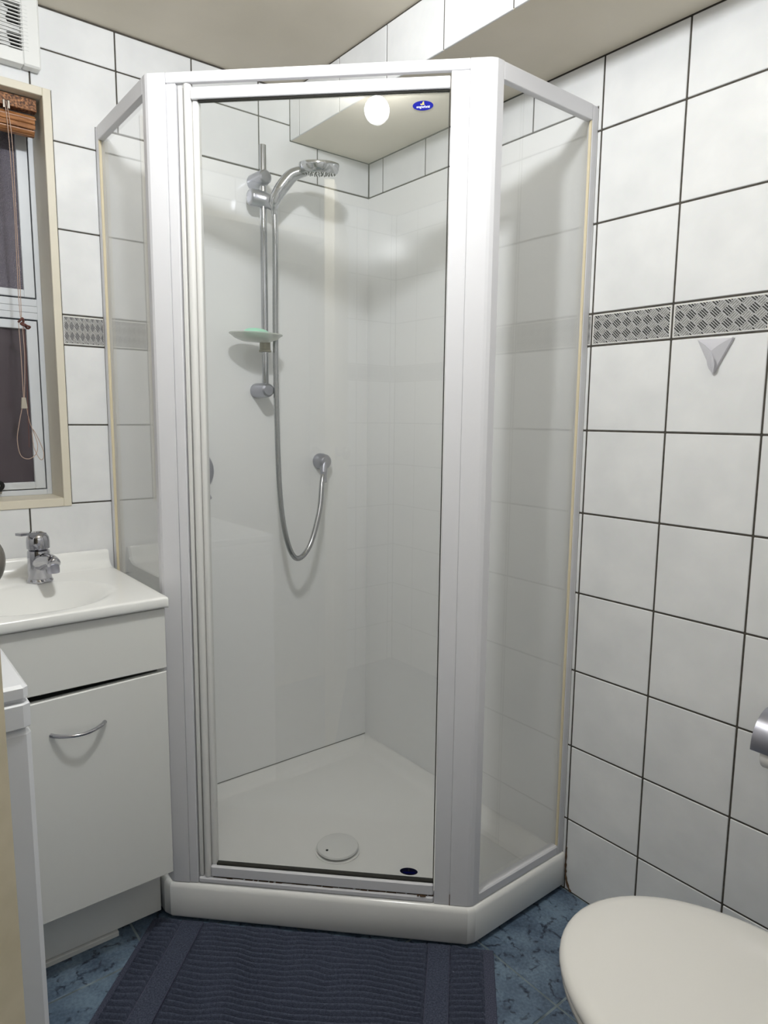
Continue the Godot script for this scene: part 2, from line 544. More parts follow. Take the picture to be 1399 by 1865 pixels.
func room() -> void:
	var rows := [0.0, 0.1966, 0.3966, 0.5966, 0.7966, 0.9966, 1.1966, 1.3942, 1.4681, 1.6704, 1.8723, 2.0717, CEIL - 0.003]
	var th := 0.14
	# window wall with its opening
	var wl := -1.56
	var wr := -0.964
	var wb := 1.008
	var wt := 1.967
	var back := struct("wall_back", "white tiled wall with the window and a grey border row")
	var st := mb()
	var d := -0.0018
	box(st, Vector3(LEFT - 0.12, -0.05, -th), Vector3(wl, CEIL + 0.08, d))
	box(st, Vector3(wr, -0.05, -th), Vector3(0.12, CEIL + 0.08, d))
	box(st, Vector3(wl, -0.05, -th), Vector3(wr, wb, d))
	box(st, Vector3(wl, wt, -th), Vector3(wr, CEIL + 0.08, d))
	obj("grout", st, M.grout, back)
	var u1 := func(v: float) -> Array: return lines_from(-0.395 if v > 1.38 else -0.847, 0.199 if v > 1.38 else 0.2, LEFT, 0.0)
	lay_tiles(back, Transform3D(), u1, rows, Vector2(LEFT, 0.0), [Rect2(-1.5605, 0.996, 0.6135, 0.9875), Rect2(-0.8495, -0.1, 1.0, 0.1 + LINER + 0.0062), Rect2(-0.293, 2.0296 - 0.002, 0.4, 0.3)], 0.0036)
	# right wall
	var right := struct("wall_right", "white tiled wall with a grey embossed border row above the toilet")
	st = mb()
	box(st, Vector3(-d, -0.05, d), Vector3(0.12, CEIL + 0.08, FRONT + 0.12))
	obj("grout", st, M.grout, right)
	var tr := Transform3D(Basis(Vector3(0, 0, 1), Vector3.UP, Vector3(-1, 0, 0)), Vector3.ZERO)
	var u2 := func(_v: float) -> Array: return lines_from(0.0713, 0.2, 0.0, FRONT)
	lay_tiles(right, tr, u2, rows, Vector2(0.0, FRONT), [Rect2(-0.1, -0.1, 0.9615, 0.1 + LINER + 0.0062), Rect2(-0.1, 2.0296 - 0.002, 3.0, 0.3)])
	# left wall with the doorway, tiled as well; it shows in the glass
	var dz0 := 0.80
	var dz1 := 1.585
	var left := struct("wall_left", "white tiled wall with the doorway")
	st = mb()
	box(st, Vector3(LEFT - 0.12, -0.05, d), Vector3(LEFT + d, CEIL + 0.08, dz0))
	box(st, Vector3(LEFT - 0.12, -0.05, dz1), Vector3(LEFT + d, CEIL + 0.08, FRONT + 0.12))
	box(st, Vector3(LEFT - 0.12, 2.02, dz0), Vector3(LEFT + d, CEIL + 0.08, dz1))
	obj("grout", st, M.grout, left)
	var tl := Transform3D(Basis(Vector3(0, 0, -1), Vector3.UP, Vector3(1, 0, 0)), Vector3(LEFT, 0, 0))
	var u3 := func(_v: float) -> Array: return lines_from(-1.9, 0.2, -FRONT, 0.0)
	lay_tiles(left, tl, u3, rows, Vector2(-FRONT, 0.0), [Rect2(-dz1, -0.1, dz1 - dz0, 2.12)])
	# wall behind the toilet and the camera
	var front := struct("wall_front", "white tiled wall behind the toilet")
	st = mb()
	box(st, Vector3(LEFT - 0.12, -0.05, FRONT - d), Vector3(0.12, CEIL + 0.08, FRONT + 0.12))
	obj("grout", st, M.grout, front)
	var tf := Transform3D(Basis(Vector3(-1, 0, 0), Vector3.UP, Vector3(0, 0, -1)), Vector3(0, 0, FRONT))
	var u4 := func(_v: float) -> Array: return lines_from(0.0, 0.2, 0.0, -LEFT)
	lay_tiles(front, tf, u4, rows, Vector2(0.0, -LEFT), [Rect2(-0.1, 2.0296 - 0.002, 0.393, 0.3)])
	# hall beyond the doorway
	var hall := struct("wall_hall", "plain hallway shell beyond the open door")
	st = mb()
	box(st, Vector3(LEFT - 1.3, -0.05, 0.3), Vector3(LEFT - 1.2, CEIL + 0.08, 2.3))
	box(st, Vector3(LEFT - 1.2, -0.05, 0.3), Vector3(LEFT - 0.12, CEIL + 0.08, 0.4))
	box(st, Vector3(LEFT - 1.2, -0.05, 2.2), Vector3(LEFT - 0.12, CEIL + 0.08, 2.3))
	box(st, Vector3(LEFT - 1.3, CEIL, 0.3), Vector3(LEFT - 0.12, CEIL + 0.08, 2.3))
	obj("plaster", st, M.plaster, hall)
	st = mb()
	box(st, Vector3(LEFT - 1.3, -0.06, 0.3), Vector3(LEFT - 0.0, -0.004, 2.3))
	obj("hall_floor", st, M.cream_door, hall)
	# ceiling and the boxed-in beam along the right wall
	var ceil_ := struct("ceiling", "cream painted ceiling")
	st = mb()
	box(st, Vector3(LEFT - 0.12, CEIL, -th), Vector3(0.12, CEIL + 0.08, FRONT + 0.12))
	obj("board", st, M.ceiling, ceil_)
	var bulk := struct("wall_bulkhead", "tiled boxed-in beam below the ceiling with a cream underside")
	st = mb()
	box(st, Vector3(-0.293 - d, 2.0306, 0.0), Vector3(-0.0, CEIL, FRONT))
	obj("grout", st, M.grout, bulk)
	st = mb()
	box(st, Vector3(-0.2905, 2.0296, 0.0005), Vector3(-0.002, 2.0400, FRONT - 0.001))
	obj("underside", st, M.ceiling, bulk)
	var tb := Transform3D(Basis(Vector3(0, 0, 1), Vector3.UP, Vector3(-1, 0, 0)), Vector3(-0.293, 0, 0))
	var u5 := func(_v: float) -> Array: return lines_from(0.0515, 0.2018, 0.0, FRONT)
	lay_tiles(bulk, tb, u5, [2.0276, CEIL - 0.002], Vector2(0.0, FRONT), [], 0.0034)
	# floor
	var fl := struct("floor", "blue slate-look tiled floor")
	st = mb()
	box(st, Vector3(LEFT - 0.02, -0.06, -0.02), Vector3(0.02, -0.0016, FRONT + 0.02))
	obj("grout", st, M.floor_grout, fl)
	var kx := 0
	var x := 0.0
	while x > LEFT:
		var z := -0.228
		while z < FRONT:
			var x0 := maxf(x - 0.3135, LEFT) + 0.0025
			var z0 := maxf(z, 0.0) + 0.0025
			var z1 := minf(z + 0.3293, FRONT) - 0.0025
			var key := "floor_%d_%d" % [roundi((x - x0) * 2000), roundi((z1 - z0) * 2000)]
			if not cache.has(key):
				st = mb()
				bevel_box(st, Transform3D(), Vector3(x - 0.002 - x0, 0.008, z1 - z0), 0.001)
				cache[key] = mesh_of(st)
			place(cache[key], "tile", M.floor_tile, fl, Transform3D(Basis(), Vector3((x - 0.002 + x0) / 2, -0.004, (z0 + z1) / 2)))
			z += 0.3293
		x -= 0.3135
		kx += 1

# ---------------------------------------------------------------- shower tray and liner
func inset(poly: Array, dist: Array) -> Array:
	# moves edge i (from i to i+1) of a polygon inward by dist[i]
	var n := poly.size()
	var mid := Vector2.ZERO
	for p in poly: mid += p / n
	var out := []
	for i in n:
		var a: Vector2 = poly[(i - 1 + n) % n]
		var b: Vector2 = poly[i]
		var c: Vector2 = poly[(i + 1) % n]
		var d1 := (b - a).normalized()
		var d2 := (c - b).normalized()
		var n1 := Vector2(-d1.y, d1.x)
		if n1.dot(mid - b) < 0: n1 = -n1
		var n2 := Vector2(-d2.y, d2.x)
		if n2.dot(mid - b) < 0: n2 = -n2
		var p1: Vector2 = b + n1 * dist[(i - 1 + n) % n]
		var p2: Vector2 = b + n2 * dist[i]
		var x = Geometry2D.line_intersects_line(p1, d1, p2, d2)
		out.append(x if x != null else p1)
	return out

func shower_shell() -> void:
	var tray := thing("shower_tray", "white acrylic five-sided shower tray under the glass enclosure", "shower tray")
	var o := 0.866
	var e := 0.346
	var c := 0.011
	var poly := [Vector2(-0.001, 0.001), Vector2(-o, 0.001), Vector2(-o, e - c), Vector2(-o + c * 0.7, e + c * 0.7), Vector2(-e - c * 0.7, o + 0.006 - c * 0.7), Vector2(-e + c, o + 0.006), Vector2(-0.001, o + 0.006)]
	var rings := [[0.0, 0.006, 0.008], [0.0, 0.0, 0.016], [0.0, 0.0, 0.088], [0.0, 0.002, 0.095], [0.0, 0.006, 0.0995], [0.0, 0.012, TRAY], [0.0, 0.048, TRAY], [0.003, 0.054, 0.0995], [0.010, 0.061, 0.090], [0.020, 0.070, 0.074], [0.032, 0.082, 0.066], [0.050, 0.10, 0.0625]]
	var st := mb()
	var loops := []
	for r in rings:
		var f: float = r[1]
		var flat := inset(poly, [r[0], f, f, f, f, f, r[0]])
		var loop := []
		for p in flat: loop.append(Vector3(p.x, r[2], p.y))
		loops.append(loop)
	var mid := Vector3(-0.43, 0.0, 0.42)
	for i in loops.size() - 1:
		for k in 7:
			var k2 := (k + 1) % 7
			var dr: float = rings[i + 1][1] - rings[i][1]
			var dy: float = rings[i + 1][2] - rings[i][2]
			var rad: Vector3 = (loops[i][k] + loops[i][k2]) / 2.0 - mid
			rad.y = 0
			var out: Vector3 = rad.normalized() * dy + Vector3.UP * maxf(dr, 0.0005)
			quad(st, loops[i][k], loops[i][k2], loops[i + 1][k2], loops[i + 1][k], out, 100 + k)
	var centre := Vector3(-0.43, 0.057, 0.448)
	var last: Array = loops[loops.size() - 1]
	for k in 7: tri(st, last[k], last[(k + 1) % 7], centre, Vector3.UP, 200)
	obj("body", st, M.acrylic, tray)
	st = mb()
	var foot := PackedVector2Array()
	for p in inset(poly, [0.0, 0.03, 0.03, 0.03, 0.03, 0.03, 0.0]): foot.append(p)
	prism(st, foot, 0.0, 0.012)
	obj("plinth", st, M.acrylic, tray)
	# mouldy sealant where the tray meets the right wall
	st = mb()
	var mp := []
	var mr := []
	for k in 20:
		var f := k / 19.0
		mp.append(Vector3(-0.002, 0.004 + 0.115 * f, 0.8745 + rng.randf_range(-0.001, 0.001) + 0.018 * pow(1.0 - f, 6.0)))
		mr.append(rng.randf_range(0.0016, 0.0042) * (1.0 - 0.5 * f))
	tube(st, mp, mr, 7)
	obj("stained_sealant", st, M.grime, tray)
	# waste cover
	st = mb()
	lathe(st, Transform3D(Basis(), Vector3(-0.43, 0.0575, 0.448)), [Vector2(0.0, 0.0), Vector2(0.060, 0.0), Vector2(0.061, 0.004), Vector2(0.060, 0.0045), Vector2(0.052, 0.0035), Vector2(0.050, 0.004)], 48)
	obj("waste_ring", st, M.acrylic, tray)
	st = mb()
	lathe(st, Transform3D(Basis(), Vector3(-0.43, 0.0665, 0.448)), [Vector2(0.0, 0.0), Vector2(0.054, 0.0), Vector2(0.0565, 0.002), Vector2(0.0565, 0.005), Vector2(0.055, 0.0075), Vector2(0.050, 0.009), Vector2(0.03, 0.0102), Vector2(0.0, 0.0105)], 48)
	var cover := obj("waste_cover", st, M.white, tray)
	st = mb()
	lathe(st, Transform3D(Basis(), Vector3(-0.467, 0.0752, 0.452)), [Vector2(0.0035, 0.0), Vector2(0.0035, 0.002), Vector2(0.0, 0.0022)], 10)
	obj("screw_hole", st, M.dark, cover)
	# acrylic lining, one sheet to each wall
	var t := 0.004
	var liner := thing("shower_wall_lining", "smooth white acrylic lining behind the slide rail on the window wall", "wall lining")
	var st2 := mb()
	box(st2, Vector3(-0.848, TRAY + 0.001, 0.0), Vector3(-0.0002, LINER, t), 0.0006)
	obj("panel", st2, M.liner, liner)
	st2 = mb()
	box(st2, Vector3(-0.848, TRAY + 0.0003, 0.0035), Vector3(-0.004, TRAY + 0.0022, 0.0050))
	obj("sealant_line", st2, M.sealant, liner)
	var liner2 := thing("shower_wall_lining", "smooth white acrylic lining inside the shower on the right wall", "wall lining")
	st2 = mb()
	box(st2, Vector3(-t, TRAY + 0.001, t + 0.0003), Vector3(0.0, LINER, 0.8622), 0.0006)
	obj("panel", st2, M.liner, liner2)
	st2 = mb()
	box(st2, Vector3(-0.0050, TRAY + 0.0003, 0.005), Vector3(-0.0035, TRAY + 0.0022, 0.85))
	obj("sealant_line", st2, M.liner, liner2)

# ---------------------------------------------------------------- enclosure
func enclosure() -> void:
	var sh := thing("shower_enclosure", "white framed glass shower enclosure with an angled door across the corner", "shower")
	var top := 1.925
	var y0 := TRAY + 0.0005
	var v2 := func(p: Vector3) -> Vector2: return Vector2(p.x, p.z)
	# corner posts
	var st := mb()
	var a := DL + DD * 0.0425
	var poly := PackedVector2Array([v2.call(a), v2.call(DL + DD * 0.004), v2.call(DL + Vector3(0, 0, -0.004)), v2.call(DL + Vector3(0, 0, -0.020)), v2.call(DL + Vector3(0.028, 0, -0.020)), v2.call(a - DN * 0.028)])
	prism(st, poly, y0, top, Transform3D(), 0.001)
	obj("corner_post", st, M.powder, sh)
	st = mb()
	var dr := DL + DD * 0.720
	a = DL + DD * 0.6706
	poly = PackedVector2Array([v2.call(a), v2.call(DL + DD * 0.710), v2.call(DL + DD * 0.7165 - DN * 0.0012), v2.call(dr + Vector3(0.006, 0, 0.0)), v2.call(dr + Vector3(0.024, 0, 0)), v2.call(dr + Vector3(0.024, 0, -0.028)), v2.call(a - DN * 0.028)])
	prism(st, poly, y0, top, Transform3D(), 0.001)
	obj("corner_post", st, M.powder, sh)
	# door side
	st = mb(); dbox(st, 0.0428, 0.064, y0, 1.9035, -0.030, -0.0012, 0.0015); obj("jamb", st, M.powder, sh)
	st = mb(); dbox(st, 0.0668, 0.0762, 0.1185, 1.9005, -0.030, -0.004, 0.002); obj("hinge_strip", st, M.door_trim, sh)
	st = mb(); dbox(st, 0.6335, 0.6703, y0, 1.9035, -0.030, -0.0012, 0.0012); obj("jamb", st, M.powder, sh)
	st = mb(); dbox(st, 0.0428, 0.6703, 1.904, top, -0.013, -0.0003, 0.0015); obj("header", st, M.powder, sh)
	st = mb(); dbox(st, 0.0645, 0.6332, y0, 0.1175, -0.032, -0.001, 0.004); obj("sill", st, M.powder, sh)
	# grime along the sill
	st = mb()
	var gs := 0.10
	while gs < 0.628:
		var w := rng.randf_range(0.006, 0.030)
		var hgt := rng.randf_range(0.0001, 0.0016) * smoothstep(0.05, 0.6, gs)
		dbox(st, gs, minf(gs + w, 0.632), 0.1173, 0.1177 + hgt, -0.008, -0.0030 + rng.randf_range(-0.002, 0.0005), 0.0002)
		gs += w + rng.randf_range(-0.003, 0.006)
	for k in 9:
		var s9 := rng.randf_range(0.592, 0.618)
		dbox(st, s9, s9 + rng.randf_range(0.002, 0.006), 0.1165, 0.118 + rng.randf_range(0.0005, 0.003), -0.007, -0.0008 + rng.randf_range(0.0, 0.001), 0.0004)
	dbox(st, 0.6690, 0.6707, y0, 0.128, -0.01, 0.0004, 0.0002)
	var gr := obj("dirt_line", st, M.grime, sh)
	gr.set_meta("kind", "stuff")
	# fixed side panels
	var xs := DL.x
	var zs := dr.z
	st = mb(); box(st, Vector3(xs, 1.890, 0.023), Vector3(xs + 0.015, top - 0.001, DL.z - 0.0205), 0.0012); obj("top_rail", st, M.powder, sh)
	st = mb(); box(st, Vector3(dr.x + 0.0245, 1.890, zs - 0.015), Vector3(-0.023, top - 0.001, zs), 0.0012); obj("top_rail", st, M.powder, sh)
	st = mb(); box(st, Vector3(xs, y0, 0.023), Vector3(xs + 0.024, 0.126, DL.z - 0.0205), 0.003); obj("bottom_rail", st, M.powder, sh)
	st = mb(); box(st, Vector3(dr.x + 0.0245, y0, zs - 0.024), Vector3(-0.023, 0.126, zs), 0.003); obj("bottom_rail", st, M.powder, sh)
	st = mb(); box(st, Vector3(xs, y0, 0.0045), Vector3(xs + 0.014, top - 0.002, 0.0225), 0.001); obj("wall_channel", st, M.powder, sh)
	st = mb(); box(st, Vector3(-0.0225, y0, zs - 0.014), Vector3(-0.0042, top - 0.002, zs), 0.001); obj("wall_channel", st, M.powder, sh)
	st = mb(); box(st, Vector3(xs + 0.001, 0.126, 0.0225), Vector3(xs + 0.0078, 1.890, 0.0258), 0.0008); obj("glazing_bead", st, M.bead, sh)
	st = mb(); box(st, Vector3(-0.0258, 0.126, zs - 0.0078), Vector3(-0.0225, 1.890, zs - 0.001), 0.0008); obj("glazing_bead", st, M.bead, sh)
	st = mb(); box(st, Vector3(xs + 0.008, 0.124, 0.024), Vector3(xs + 0.012, 1.892, DL.z - 0.0195)); obj("side_pane", st, M.glass, sh)
	st = mb(); box(st, Vector3(dr.x + 0.0235, 0.124, zs - 0.012), Vector3(-0.024, 1.892, zs - 0.008)); obj("side_pane", st, M.glass, sh)
	# the hinged door
	var door := Node3D.new()
	door.name = "door"
	sh.add_child(door)
	st = mb()
	var prof := PackedVector2Array()
	for k in 9:
		var t := PI * k / 8.0
		var s := 0.0865 - 0.0082 * cos(t)
		var n := -0.010 + 0.009 * sin(t)
		var p := DL + DD * s + DN * n
		prof.append(Vector2(p.x, p.z))
	for k in [[0.0947, -0.028], [0.0783, -0.028]]:
		var p: Vector3 = DL + DD * k[0] + DN * k[1]
		prof.append(Vector2(p.x, p.z))
	prism(st, prof, 0.119, 1.9025)
	obj("hinge_stile", st, M.door_trim, door)
	st = mb()
	prof = PackedVector2Array()
	for k in 7:
		var t := PI * k / 6.0
		var p := DL + DD * (0.1015 - 0.0066 * cos(t)) + DN * (-0.014 + 0.005 * sin(t))
		prof.append(Vector2(p.x, p.z))
	for k in [[0.1081, -0.026], [0.0949, -0.026]]:
		var p: Vector3 = DL + DD * k[0] + DN * k[1]
		prof.append(Vector2(p.x, p.z))
	prism(st, prof, 0.150, 1.8715)
	obj("glazing_stile", st, M.door_trim, door)
	st = mb(); dbox(st, 0.0952, 0.6315, 1.8725, 1.8952, -0.017, -0.002, 0.0015); obj("top_rail", st, M.powder, door)
	st = mb(); dbox(st, 0.0952, 0.6315, 0.1195, 0.1478, -0.026, -0.002, 0.003); obj("bottom_rail", st, M.powder, door)
	st = mb(); dbox(st, 0.100, 0.6293, 0.146, 1.875, -0.015, -0.011, 0.0); obj("pane", st, M.glass, door)
	st = mb(); dbox(st, 0.1085, 0.6312, 0.1479, 0.1525, -0.020, -0.008, 0.0005); obj("seal", st, M.seal, door)
	st = mb(); dbox(st, 0.1085, 0.6312, 1.8695, 1.8724, -0.018, -0.008, 0.0003); obj("seal", st, M.seal, door)
	st = mb(); dbox(st, 0.6294, 0.6314, 0.1525, 1.8695, -0.016, -0.010, 0.0003); obj("seal", st, M.seal, door)
	# maker's stickers on the glass
	for spec in [[0.5771, 1.8445, M.blue, true], [0.5733, 0.1710, M.navy_print, false]]:
		st = mb()
		var t := Transform3D(Basis(DD, DN, -Vector3.UP), dp(spec[0], spec[1], -0.0109))
		lathe(st, t, [Vector2(0.0, 0.0), Vector2(1.0, 0.0), Vector2(1.0, 0.0004), Vector2(0.0, 0.0004)], 40, Vector2(0.0208, 0.0092))
		var sk := obj("sticker", st, spec[2], door)
		sk.set_meta("label", "blue oval maker's sticker with white lettering" if spec[3] else "dark navy oval sticker low on the glass")
		var tm := TextMesh.new()
		var font := SystemFont.new()
		font.font_names = PackedStringArray(["Droid Sans"])
		font.font_weight = 700
		tm.font = font
		tm.text = "englefield"
		tm.font_size = 24
		tm.pixel_size = 0.000235
		tm.depth = 0.0002
		place(tm, "lettering", M.print_white if spec[3] else M.blue, door, Transform3D(Basis(DD, Vector3.UP, DN).rotated(DN, 0.0), dp(spec[0] + 0.0005, spec[1] - 0.0024, -0.0103)))
		# three-pointed emblem over the lettering
		st = mb()
		var pts := PackedVector2Array([Vector2(-0.0048, 0.0005), Vector2(-0.0052, 0.0030), Vector2(-0.0024, 0.0018), Vector2(-0.0002, 0.0066), Vector2(0.0018, 0.0070), Vector2(0.0020, 0.0030), Vector2(0.0032, 0.0005)])
		prism(st, pts, 0.0, 0.0003, Transform3D(Basis(DD, DN, Vector3.UP), dp(spec[0], spec[1] + 0.0008, -0.0104)))
		obj("emblem", st, M.gold if spec[3] else M.steel, door)

# ---------------------------------------------------------------- shower fittings
func shower_fittings() -> void:
	var rx := -0.413
	var rz := 0.052
	var zw := 0.004
	var along_z := Basis(Vector3(1, 0, 0), Vector3(0, 0, 1), Vector3(0, -1, 0))
	var rail := thing("shower_slide_rail", "chrome vertical slide rail fixed to the shower lining", "shower rail")
	var st := mb()
	tube(st, [Vector3(rx, 1.282, rz), Vector3(rx, 1.6, rz), Vector3(rx, 1.974, rz)], 0.0098, 18)
	obj("bar", st, M.chrome, rail)
	for y in [1.884, 1.298]:
		st = mb()
		lathe(st, Transform3D(along_z, Vector3(rx - 0.004, y, zw)), [Vector2(0.0, 0.0), Vector2(0.0215, 0.0), Vector2(0.0225, 0.004), Vector2(0.0215, 0.03), Vector2(0.0205, 0.06), Vector2(0.019, 0.070), Vector2(0.014, 0.0745), Vector2(0.0, 0.0755)], 28)
		obj("wall_bracket", st, M.satin, rail)
	st = mb()
	tube(st, [Vector3(rx - 0.044, 1.829, rz), Vector3(rx - 0.043, 1.829, rz), Vector3(rx - 0.038, 1.829, rz), Vector3(rx + 0.002, 1.829, rz), Vector3(rx + 0.014, 1.822, rz + 0.016), Vector3(rx + 0.022, 1.812, rz + 0.026), Vector3(rx + 0.027, 1.808, rz + 0.030)], [0.014, 0.019, 0.0225, 0.0225, 0.0195, 0.0175, 0.013], 24)
	obj("slider", st, M.satin, rail)
	# hand shower
	var hs := thing("hand_shower", "chrome hand shower held in the slide rail bracket", "shower head")
	st = mb()
	var grip := curve([Vector3(-0.392, 1.788, 0.078), Vector3(-0.398, 1.814, 0.085), Vector3(-0.389, 1.840, 0.095), Vector3(-0.374, 1.867, 0.106), Vector3(-0.355, 1.8905, 0.120), Vector3(-0.326, 1.9020, 0.142)], 6)
	var gr := []
	for i in grip.size():
		var f := float(i) / (grip.size() - 1)
		gr.append(lerpf(0.0082, 0.0150, smoothstep(0.14, 0.20, f)) + 0.0040 * sin(PI * clampf((f - 0.2) / 0.8, 0, 1)) - 0.0015 * smoothstep(0.7, 1.0, f))
	tube(st, grip, gr, 20)
	obj("grip", st, M.chrome, hs)
	var hc := Vector3(-0.3095, 1.893, 0.181)
	var hy := Vector3(-0.11, 1.0, 0.17).normalized()
	var hx := hy.cross(Vector3(0, 0, 1)).normalized()
	var ht := Transform3D(Basis(hx, hy, hx.cross(hy)), hc)
	st = mb()
	lathe(st, ht, [Vector2(0.0, -0.006), Vector2(0.047, -0.006), Vector2(0.051, -0.003), Vector2(0.0545, 0.006), Vector2(0.056, 0.016), Vector2(0.0545, 0.021), Vector2(0.048, 0.0235), Vector2(0.028, 0.0255), Vector2(0.0, 0.026)], 44)
	obj("head", st, M.chrome, hs)
	st = mb()
	for ring in [[0.012, 6], [0.024, 10], [0.035, 16], [0.044, 20]]:
		for k in ring[1]:
			var a: float = TAU * k / ring[1]
			var p := Vector3(cos(a) * ring[0], -0.0065, sin(a) * ring[0])
			lathe(st, ht * Transform3D(Basis(Vector3(1, 0, 0), PI), p), [Vector2(0.0020, 0.0), Vector2(0.0017, 0.0016), Vector2(0.0, 0.0019)], 6)
	var nz := obj("nozzles", st, M.dark, hs)
	nz.set_meta("kind", "stuff")
	# hose from the bracket down and round to the outlet
	var hose := thing("shower_hose", "grey metallic shower hose hanging in a loop from the bracket", "hose")
	var hp := curve([Vector3(-0.3915, 1.787, 0.0785), Vector3(-0.3905, 1.70, 0.078), Vector3(-0.390, 1.475, 0.072), Vector3(-0.394, 1.22, 0.082), Vector3(-0.396, 0.99, 0.100), Vector3(-0.381, 0.857, 0.112), Vector3(-0.345, 0.798, 0.108), Vector3(-0.293, 0.830, 0.098), Vector3(-0.245, 0.930, 0.078), Vector3(-0.218, 1.02, 0.054), Vector3(-0.206, 1.045, 0.046)], 14)
	st = mb()
	var rr := []
	for i in hp.size() * 3 - 2:
		rr.append(0.0076)
	var fine := []
	for i in hp.size() - 1:
		for k in 3: fine.append(hp[i].lerp(hp[i + 1], k / 3.0))
	fine.append(hp[hp.size() - 1])
	for i in fine.size(): rr[i] = 0.0075 + (0.0005 if i % 2 == 0 else 0.0)
	tube(st, fine, rr, 14)
	obj("tube", st, M.hose, hose)
	st = mb()
	tube(st, [Vector3(-0.2095, 1.018, 0.0515), Vector3(-0.2065, 1.04, 0.046), Vector3(-0.206, 1.050, 0.0455)], 0.0098, 16)
	obj("end_nut", st, M.satin, hose)
	# outlet elbow on the wall
	var outlet := thing("shower_outlet", "round chrome wall outlet elbow feeding the shower hose", "outlet")
	st = mb()
	lathe(st, Transform3D(along_z, Vector3(-0.196, 1.082, zw)), [Vector2(0.0, 0.0), Vector2(0.0245, 0.0), Vector2(0.0255, 0.004), Vector2(0.025, 0.022), Vector2(0.0225, 0.036), Vector2(0.016, 0.043), Vector2(0.0, 0.045)], 32)
	obj("rosette", st, M.satin, outlet)
	st = mb()
	tube(st, [Vector3(-0.199, 1.080, 0.036), Vector3(-0.204, 1.060, 0.042), Vector3(-0.206, 1.048, 0.0455)], [0.013, 0.0115, 0.0105], 18)
	obj("spigot", st, M.satin, outlet)
	# mixer, mostly behind the hinge side of the door
	var mix := thing("shower_mixer", "grey round shower mixer plate with a lever behind the door hinge", "tap")
	st = mb()
	lathe(st, Transform3D(along_z, Vector3(-0.627, 1.066, zw)), [Vector2(0.0, 0.0), Vector2(0.064, 0.0), Vector2(0.066, 0.005), Vector2(0.062, 0.011), Vector2(0.034, 0.016), Vector2(0.030, 0.045), Vector2(0.026, 0.054), Vector2(0.0, 0.056)], 40)
	obj("plate", st, M.satin, mix)
	st = mb()
	tube(st, curve([Vector3(-0.627, 1.066, 0.048), Vector3(-0.619, 1.03, 0.052), Vector3(-0.606, 0.998, 0.054), Vector3(-0.602, 0.988, 0.054)], 5), [0.014, 0.0137, 0.0134, 0.013, 0.0127, 0.0124, 0.012, 0.012, 0.012, 0.012, 0.0122, 0.0124, 0.0126, 0.0128, 0.012, 0.008], 14)
	obj("lever", st, M.satin, mix)
	# soap dish clipped to the rail
	var dish := thing("soap_dish", "frosted oval soap dish clipped to the slide rail", "soap dish")
	st = mb()
	lathe(st, Transform3D(Basis(), Vector3(-0.463, 1.439, 0.092)), [Vector2(0.0, -0.008), Vector2(0.55, -0.007), Vector2(0.80, 0.0), Vector2(0.93, 0.008), Vector2(1.0, 0.011), Vector2(1.0, 0.0135), Vector2(0.92, 0.0115), Vector2(0.78, 0.004), Vector2(0.54, -0.003), Vector2(0.0, -0.004)], 44, Vector2(0.079, 0.056))
	obj("bowl", st, M.dish, dish)
	st = mb()
	lathe(st, Transform3D(Basis(), Vector3(rx, 1.408, rz)), [Vector2(0.0105, 0.0), Vector2(0.0175, 0.0), Vector2(0.018, 0.004), Vector2(0.0155, 0.007), Vector2(0.0155, 0.026), Vector2(0.0165, 0.028), Vector2(0.0105, 0.028)], 24)
	obj("clamp", st, M.clamp, dish)
	st = mb()
	var sp := []
	for k in 13:
		var a := -PI / 2 + PI * k / 12.0
		sp.append(Vector2(pow(maxf(cos(a), 0.0), 0.6), sin(a) * 0.014))
	lathe(st, Transform3D(Basis(Vector3.UP, 0.3), Vector3(-0.464, 1.4525, 0.096)), sp, 32, Vector2(0.042, 0.028))
	var soap := obj("soap_bar", st, M.soap)
	tag(soap, "pale mint green soap bar lying in the frosted dish", "soap")

